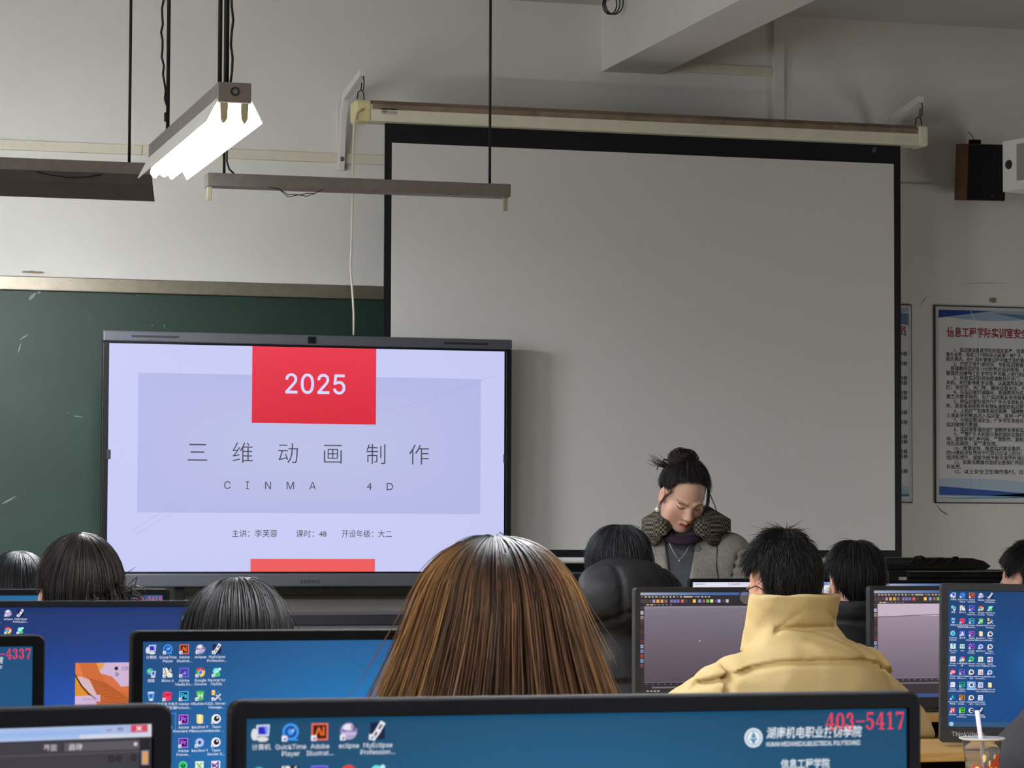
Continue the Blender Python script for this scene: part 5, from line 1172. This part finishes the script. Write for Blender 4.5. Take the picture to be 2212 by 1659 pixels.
# beige jacket, glasses
def yoke(x, y, z):
    zz = .918-.55*np.maximum(np.abs(x-.02)-.12, 0)**1.35-.10*(x-.02)**2
    return np.maximum(np.abs(z-zz)-.0042, y-.02)
def arm_l(x, y, z): return np.maximum(np.abs(x+.205-.35*(z-.93))-.0042, np.abs(z-.90)-.11)+0*y
def arm_r(x, y, z): return np.maximum(np.abs(x-.215+.30*(z-.93))-.0042, np.abs(z-.88)-.13)+0*y
def lower(x, y, z): return np.abs(z-.72+.12*x*x+0*y)-.0042
def cbase(x, y, z): return np.maximum(np.abs(z-1.006-.04*np.abs(x)+.25*(y+.1))-.003, np.maximum(y+.02, np.abs(x-.01)-.085))
def seg(ax_, az_, bx_, bz_):
    def f(x, y, z):
        t = np.clip(((x-ax_)*(bx_-ax_)+(z-az_)*(bz_-az_))/((bx_-ax_)**2+(bz_-az_)**2), 0, 1); return np.maximum(np.sqrt((x-ax_-(bx_-ax_)*t)**2+(z-az_-(bz_-az_)*t)**2), y-.0)+.0022
    return f
fold1, fold2 = seg(-.085, .985, -.03, 1.035), seg(.05, 1.045, .10, 1.015)
o, H, D = seated('person in a beige down jacket and glasses, seen from behind', 1688, 1268, 6.72, 8, (12, 18, 0), jm=BEIGE, puff=.032, fine=.005, shw=.185, jfine=.0062, crumple=.0022, seam=.017,
    c7o=(.01, -.07, -.105), shz=-.135, shd={-1: -.035, 1: -.005}, collar=(.100, .092, .017, -.06, .088, -.35), seams=(yoke, arm_l, arm_r, lower, cbase, fold1, fold2), elbows={-1: (-.285, .17, .71), 1: (.345, .05, .71)}, wrists={-1: (-.20, .34, .735), 1: (.18, .36, .735)})
hair(o, H, (.094, .110, .113), nape(136, 76), black((17, 16, 17), (44, 42, 42)), n=6500, L_=.055, r_=.0009, seed=7, tilt=24, fly=.022, jit=.045, wave=.05, drift=.55)
gm = MB()
def hp_(*q): return H @ Vector(q)
for s in (-1, 1):
    gm.tube([hp_(s*.031+.024*math.cos(a)*1.05, .106, .002+.019*math.sin(a)) for a in [2*math.pi*i/20 for i in range(21)]], .0014, 6); gm.tube([hp_(s*.056, .104, .006), hp_(s*.081, .07, .006), hp_(s*.086, .0, .004), hp_(s*.083, -.02, -.012)], .0016, 6)
gm.tube([hp_(-.008, .107, .004), hp_(0, .111, .007), hp_(.008, .107, .004)], .0014, 6); gl = gm.obj('glasses', cloth('spectacle_frame', (20, 22, 30), .3), o)
lm = MB()
for s in (-1, 1): lm.add([hp_(s*.031+.023*math.cos(a), .1065, .002+.018*math.sin(a)) for a in [2*math.pi*i/20 for i in range(20)]], [tuple(range(20))])
lm.obj('lens', mat('lens_glass', (215, 225, 240), .08, alpha=.28), gl)
stool('stool under the person in the beige jacket', o.location.x, o.location.y-.08)

# black jacket, parted hair, white earphone
o, H, D = seated('person with centre-parted black hair and a white earphone', 1846, 1264, 8.0, 2, (0, 14, 0), jm=BLK, puff=.03, fine=.007, shw=.175, jfine=.011, elbows={-1: (-.21, .08, .72), 1: (.21, .08, .72)}, c7o=(0, -.06, -.145), collar=(.09, .085, .016, -.05, .10, -.25), seams=[lambda x, y, z: np.abs(z-.82+0*x+0*y)-.004, lambda x, y, z: np.abs(z-.97+.3*x*x+0*y)-.004])
def parted(p):
    return nape(136, 74)(p)
hair(o, H, (.091, .106, .106), parted, black((15, 15, 16), (40, 38, 38)), n=4500, L_=.10, r_=.001, seed=8, tilt=16, fly=.02, jit=.035, wave=.02, drift=.3)
V = Vol(axis((-.02, .02, .002)), axis((-.02, .02, .002)), axis((-.04, .02, .002))); V.ell((0, 0, 0), (.008, .009, .009), .003).cap((0, 0, -.004), (0, .002, -.028), .0032, k=.004)
P, F = V.mesh(); P = np.array([tuple(H @ Vector((q[0]-.088, q[1]+.004, q[2]-.014))) for q in P]); fast_mesh('earphone', P, F, WHITEMET, o)['label'] = 'white wireless earphone'
stool('stool under the person with the white earphone', o.location.x, o.location.y-.08)

# right edge, dark head with glasses
o, H, D = seated('person with short black hair and glasses at the right edge above the icon monitor', 2224, 1266, 8.0, 22, (10, 10, 0), jm=BLK, puff=.015, fine=.008, elbows={-1: (-.19, .08, .72), 1: (.21, .08, .72)})
hair(o, H, (.092, .108, .108), nape(132, 74), black((14, 14, 15), (34, 34, 36)), n=3500, L_=.06, r_=.001, seed=12, tilt=20, fly=.02, jit=.03, wave=.03, drift=.4)
gm = MB()
for s in (-1, 1):
    gm.tube([H @ Vector((s*.031+.024*math.cos(a)*1.05, .108, .002+.019*math.sin(a))) for a in [2*math.pi*i/20 for i in range(21)]], .0014, 6); gm.tube([H @ Vector(v) for v in ((s*.056, .106, .006), (s*.084, .07, .006), (s*.09, .0, .004))], .0018, 6)
gm.obj('glasses', cloth('silver_frame', (150, 150, 150), .3), o)
stool('stool under the person at the right edge', o.location.x, o.location.y-.08)

# lower right corner: charcoal jacket with black hood lining
o, H, D = seated('person in a charcoal jacket at the lower right corner beside the drink cup', 2478, 1300, 5.29, 0, (0, 20, 0), jm=CHAR, puff=.035, fine=.009, shw=.185, jfine=.010, hood=((-.05, -.06, -.03), (.17, .09, .10)), seams=[lambda x, y, z: np.maximum(np.abs(x+.205-.3*(z-.85))-.003, np.abs(z-.85)-.14)+0*y], elbows={-1: (-.29, .0, .765), 1: (.29, .0, .765)}, wrists={-1: (-.17, .16, .745), 1: (.17, .16, .745)})
hair(o, H, (.094, .110, .110), short_hem(112, 104, 76), black((14, 14, 15), (34, 34, 36)), n=2500, L_=.10, r_=.001, seed=13, tilt=18, fly=.02, jit=.03)
stool('stool under the person in the charcoal jacket', o.location.x, o.location.y-.08)
# ------------------------------------------------------------------ the teacher
hy = .14; TR = 150; p = at(1476, 1067, 9.15)
loc = (p.x+hy*math.sin(R(TR)), 9.15-hy*math.cos(R(TR)), 0)
EL = {-1: (-.235, .02, .93), 1: (.235, .02, .93)}; WR = {-1: (-.18, .25, .765), 1: (.18, .25, .765)}
o, H, D = build_person('woman in a grey coat with a dark checked collar, looking down behind the browser monitor', loc, TR, (0, hy, p.z), sit=False, hp=(30, 40, -4), sc_=.97, c7o=(0, -.095, -.115), shz=-.10, shw=.150, elbows=EL, wrists=WR, fine=.0028, face=True, tm=cloth('dark_trousers', (38, 38, 44)), base=(214, 172, 150))
c7, ch, sh, pel = D['c7'], D['ch'], D['sh'], D['pel']; wa = (ch+pel)/2
COAT = cloth('grey_wool_coat', (134, 130, 126), .92, (260, .35, 3), noise=(90, .18)); SWEAT = cloth('grey_sweater', (74, 76, 82), .9, (240, .3, 3)); PURP = cloth('purple_neckband', (44, 30, 46), .85)
def torso(q, arms=True, fine=.009):
    V = Vol(axis((-.40, .40, fine)), axis((-.46, .42, fine)), axis((.5, float(c7[2])+.14, fine)))
    V.cap(pel+(-.05, 0, -.25), pel+(.05, 0, -.25), .135+q, k=.05).cap(pel+(0, 0, -.2), wa, .135+q, .125+q, .06).cap(wa, ch, .12+q, .118+q, .06)
    V.cap(ch+(-.05, 0, .02), ch+(.05, 0, .02), .098+q, k=.05).cap(sh[-1]+(.02, 0, 0), sh[1]+(-.02, 0, 0), .052+q, k=.05).cap(c7+(-.03, .02, -.04), c7+(.03, .02, -.04), .052+q*.6, k=.05)
    if arms:
        for s in (-1, 1):
            e_, w_ = np.array(EL[s]), np.array(WR[s]); V.cap(sh[s], e_, .058+q*.7, .052+q*.7, .03).cap(e_, w_-(w_-e_)*.1, .052+q*.7, .044+q*.5, .025)
    return V
def front(V, x, z):
    X, Y, Z = V.ax; i, k = np.argmin(np.abs(X-x)), np.argmin(np.abs(Z-z)); j = np.nonzero(V.F[i, :, k] < 0)[0]; return Y[j[-1]]+.5*(Y[1]-Y[0])
VS = torso(.008, False); P, F = VS.mesh(); sw = fast_mesh('sweater', P, F, SWEAT, o)
VC = torso(.026, True, .0075); full = torso(.026, True, .0075)
zn = c7[2]
def opening(x, y, z):
    t = np.clip((zn-z)/.30, 0, 1); return np.maximum(np.maximum(np.abs(x-.012)-(.062-.044*t), (ch[1]+.02)-y), .62-z)
VC.fn((-.2, -.4, .5), (.2, .5, 2), opening, .008, '-')
VC.ell(c7+(0, .075, .035), (.066, .075, .075), .015, '-')
for s in (-1, 1):           # sleeve seam
    VC.fn((-.5, -.5, .7), (.5, .5, 1.5), lambda x, y, z, s=s: np.maximum(np.abs(s*x-.158-.25*(z-1.05))-.002, np.abs(z-1.05)-.12)+0*y, .010, '-')
VC.fn((-9, -9, -9), (9, 9, 9), lambda x, y, z: z-.52+0*x+0*y, .012, '-')
P, F = VC.mesh(); coat = fast_mesh('coat', P, F, COAT, o)
bt = cloth('coat_button', (96, 94, 92), .4)
for z_ in (zn-.075, zn-.155, zn-.235):
    x_ = -.050 if z_ > zn-.1 else -.046; y_ = front(full, x_, z_)
    b = MB().lathe([(.001, -.002), (.0125, -.001), (.0125, .002), (.0095, .004), (.001, .0028)], 20).obj('button', bt, coat, smooth=True)
    b.matrix_local = Matrix.Translation((x_, y_-.001, z_)) @ Matrix.Rotation(R(-90), 4, 'X')
# collar in dark dog-tooth check
CHK = cloth('checked_collar', (60, 54, 48), .9); nt = CHK.node_tree; b_ = nt.nodes['Principled BSDF']
ck = nt.nodes.new('ShaderNodeTexChecker'); ck.inputs['Scale'].default_value = 120; ck.inputs['Color1'].default_value = s2l((34, 30, 27)); ck.inputs['Color2'].default_value = s2l((104, 96, 84))
tc = nt.nodes.new('ShaderNodeTexCoord'); nt.links.new(tc.outputs['Object'], ck.inputs['Vector']); nt.links.new(ck.outputs[0], b_.inputs['Base Color'])
V = Vol(axis((-.24, .24, .0045)), axis((float(c7[1])-.20, float(c7[1])+.26, .0045)), axis((float(zn)-.16, float(zn)+.13, .0045)))
nc = c7+np.array((0, .045, .0))
def coll(x, y, z):
    yy = y-nc[1]; rr = np.sqrt(x**2+yy**2)+0*z; ang = np.abs(np.arctan2(x+0*yy, yy)); k = np.clip((ang-.5)/1.0, 0, 1)
    tp = nc[2]+.030+.045*k-.60*(rr-.078); d1 = np.abs(z-(tp-.022))-.022; d2 = np.maximum(rr-(.105+.052*k), .074-rr); d3 = (.52-ang)*.09
    return np.maximum(np.maximum(d1, d2), d3)
V.fn(nc-.25, nc+.25, coll, .008)
for s in (-1, 1):          # the two front flaps lie on the coat
    Q = np.array((Matrix.Rotation(R(-s*32), 3, 'Y') @ Matrix.Rotation(R(-30), 3, 'X') @ Matrix.Rotation(R(-s*34), 3, 'Z')))
    V.ell((s*.094, nc[1]+.060, nc[2]-.018), (.036, .016, .058), .02, '+', Q)
P, F = V.mesh(); fast_mesh('collar', P, F, CHK, coat)['label'] = 'dark checked collar'
V = Vol(axis((-.12, .12, .004)), axis((float(c7[1])-.1, float(c7[1])+.2, .004)), axis((float(zn)-.12, float(zn)+.06, .004)))
V.fn(nc-.2, nc+.2, lambda x, y, z: np.sqrt((np.sqrt(x**2+((y-nc[1]-.012)*1.0)**2)-.068)**2+((z-nc[2]+.012+.42*(y-nc[1]))*.8)**2)-.013, .004)
P, F = V.mesh(); fast_mesh('neckband', P, F, PURP, sw)
# necklace, earring, headset
pn = []
for i in range(13):
    u = i/12*2-1; x_ = u*.058+.010; z_ = zn-.112+.10*abs(u)**1.4; pn.append((x_, max(front(VS, x_, z_), nc[1]+.06+.0*u)+.004-.02*abs(u)**3, z_))
nk = MB().tube(pn, .0014, 6).obj('necklace', STEEL, o, smooth=True); q = pn[6]
V = Vol(axis((-.012, .012, .0015)), axis((-.012, .012, .0015)), axis((-.012, .012, .0015))); V.ell((0, 0, 0), (.005, .004, .006), .001); P, F = V.mesh(); fast_mesh('pendant', P+np.array(q)+(0, .003, -.006), F, STEEL, nk)
PEARL = mat('pearl', (236, 228, 214), .2, spec=.7)
V = Vol(axis((-.015, .015, .0015)), axis((-.015, .015, .0015)), axis((-.03, .02, .0015))); V.ell((0, 0, -.008), (.0085, .0085, .009), .002).cap((0, 0, 0), (0, 0, .012), .0015, k=.002); P, F = V.mesh()
fast_mesh('earring', P+np.array(H @ Vector((.080, .006, -.062))), F, PEARL, o)['label'] = 'pearl drop earring'
hs = [H @ Vector(v) for v in ((-.076, -.03, .03), (-.0795, .0, .035), (-.081, .028, .02), (-.080, .044, -.01), (-.074, .058, -.045), (-.062, .072, -.070))]
wz = MB().tube(hs, .0022, 6)
e0 = hs[-1]; w1 = []
for x_, z_ in ((-.112, zn-.03), (-.118, zn-.08), (-.116, zn-.14), (-.124, zn-.20), (-.128, zn-.27)): w1.append(Vector((x_, front(full, x_, z_)+.003, z_)))
wz.tube([hs[1], Vector(((hs[1].x+w1[0].x)/2-.012, (hs[1].y+w1[0].y)/2, zn+.07)), w1[0]+Vector((-.02, .01, .025)), w1[0]]+w1[1:], .0018, 6)
wz.tube([w1[0]+Vector((.012*math.cos(a)-.012, .006, .010*math.sin(a)+.01)) for a in [2*math.pi*i/14 for i in range(15)]], .0016, 6)
wz.obj('headset', CORD, o, smooth=True)
# hair drawn up into a bun
TH = black((19, 18, 20), (44, 38, 38))
hem = lambda q_: short_hem(112, 84, 76)(q_)+(15*math.exp(-((q_-24)/17)**2)+13*math.exp(-((q_-156)/17)**2))
hr = hair(o, H, (.0815, .100, .099), hem, TH, n=6000, L_=.15, r_=.0007, seed=21, tilt=34, fly=.012, jit=.022, wave=.01, drift=.12, offset=(0, -.012, .028), cap=.985)
g_ = np.random.default_rng(5); bc = Vector((.014, -.066, .100)); tt = MB()
for i in range(900):
    a0 = g_.uniform(0, 6.28); h0 = g_.uniform(-1, 1); rr = math.sqrt(max(.05, 1-h0*h0*.9)); k_ = g_.uniform(.55, 1.05)
    tt.tube([H @ (bc+Vector((math.cos(a0+t)*.056*rr*k_, math.sin(a0+t)*.044*rr*k_+.008*t, h0*.036*k_+.004*math.sin(2*t)))) for t in np.linspace(0, g_.uniform(.8, 1.7), 6)], [.0006, .001, .0011, .0011, .0009, .0003], 3, cap=False)
vv = np.array([tuple(v) for v in tt.v]); qq = np.array([f for f in tt.f if len(f) == 4]); cb = np.repeat(lin((50, 36, 31))[None]*1, len(vv), 0)*g_.uniform(.6, 1.7, len(vv))[:, None]
V = Vol(axis((-.06, .06, .005)), axis((-.06, .06, .005)), axis((-.06, .06, .005))); V.ell((0, 0, 0), (.052, .040, .034), .004); P, F = V.mesh(); P = np.array([tuple(H @ (bc+Vector(q))) for q in P])
fast_mesh('hair_bun', np.concatenate([vv, P]), np.concatenate([qq, F+len(vv)]), HAIR, o, np.concatenate([cb, np.tile(lin((24, 19, 19)), (len(P), 1))]))['label'] = 'brownish hair bun'
cm = MB()
for a_ in range(3): cm.tube([H @ Vector((.055+.006*a_, -.07, .085-.014*a_)), H @ Vector((.078+.006*a_, -.075, .088-.014*a_)), H @ Vector((.086+.006*a_, -.06, .080-.014*a_))], [.004, .0035, .002], 6)
for i in range(26):
    d = Vector(g_.normal(0, .006, 3)); cm2 = [H @ (Vector((.06, -.08, .060))+d), H @ (Vector((.092, -.09, .058))+d*1.5), H @ (Vector((.118+g_.normal(0, .008), -.098, .068+g_.normal(0, .006)))+d*2)]; cm.tube(cm2, [.0008, .0007, .0003], 3)
cm.obj('hair_claw', mat('hair_claw_plastic', (30, 26, 26), .3), o)
# loose strands by the ear and at the temple
ls = MB()
for i in range(14):
    d = Vector(g_.normal(0, 1, 3)*np.array((.0015, .006, .004))); ls.tube([H @ (Vector((.066, .046, .046))+d), H @ (Vector((.0755, .030, .010))+d), H @ (Vector((.0785, .020, -.025))+d*.6), H @ (Vector((.080+g_.normal(0, .003), .012, -.055-abs(g_.normal(0, .012))))+d)], [.0004, .0005, .0005, .0002], 3, cap=False)
qq = np.array([f for f in ls.f if len(f) == 4]); fast_mesh('ear_lock', np.array([tuple(v) for v in ls.v]), qq, HAIR, hr, np.tile(lin((20, 18, 18)), (len(ls.v), 1))); ls = MB()
for i in range(22):
    d = Vector(g_.normal(0, .003, 3)); ls.tube([H @ (Vector((-.070, .040, .050))+d), H @ (Vector((-.082, .040, .0))+d), H @ (Vector((-.088+g_.normal(0, .004), .03, -.04+g_.normal(0, .012)))+d)], [.0006, .0006, .0003], 3, cap=False)
qq = np.array([f for f in ls.f if len(f) == 4]); fast_mesh('temple_lock', np.array([tuple(v) for v in ls.v]), qq, HAIR, hr, np.tile(lin((20, 18, 18)), (len(ls.v), 1)))

bpy.data.objects.remove(_to)
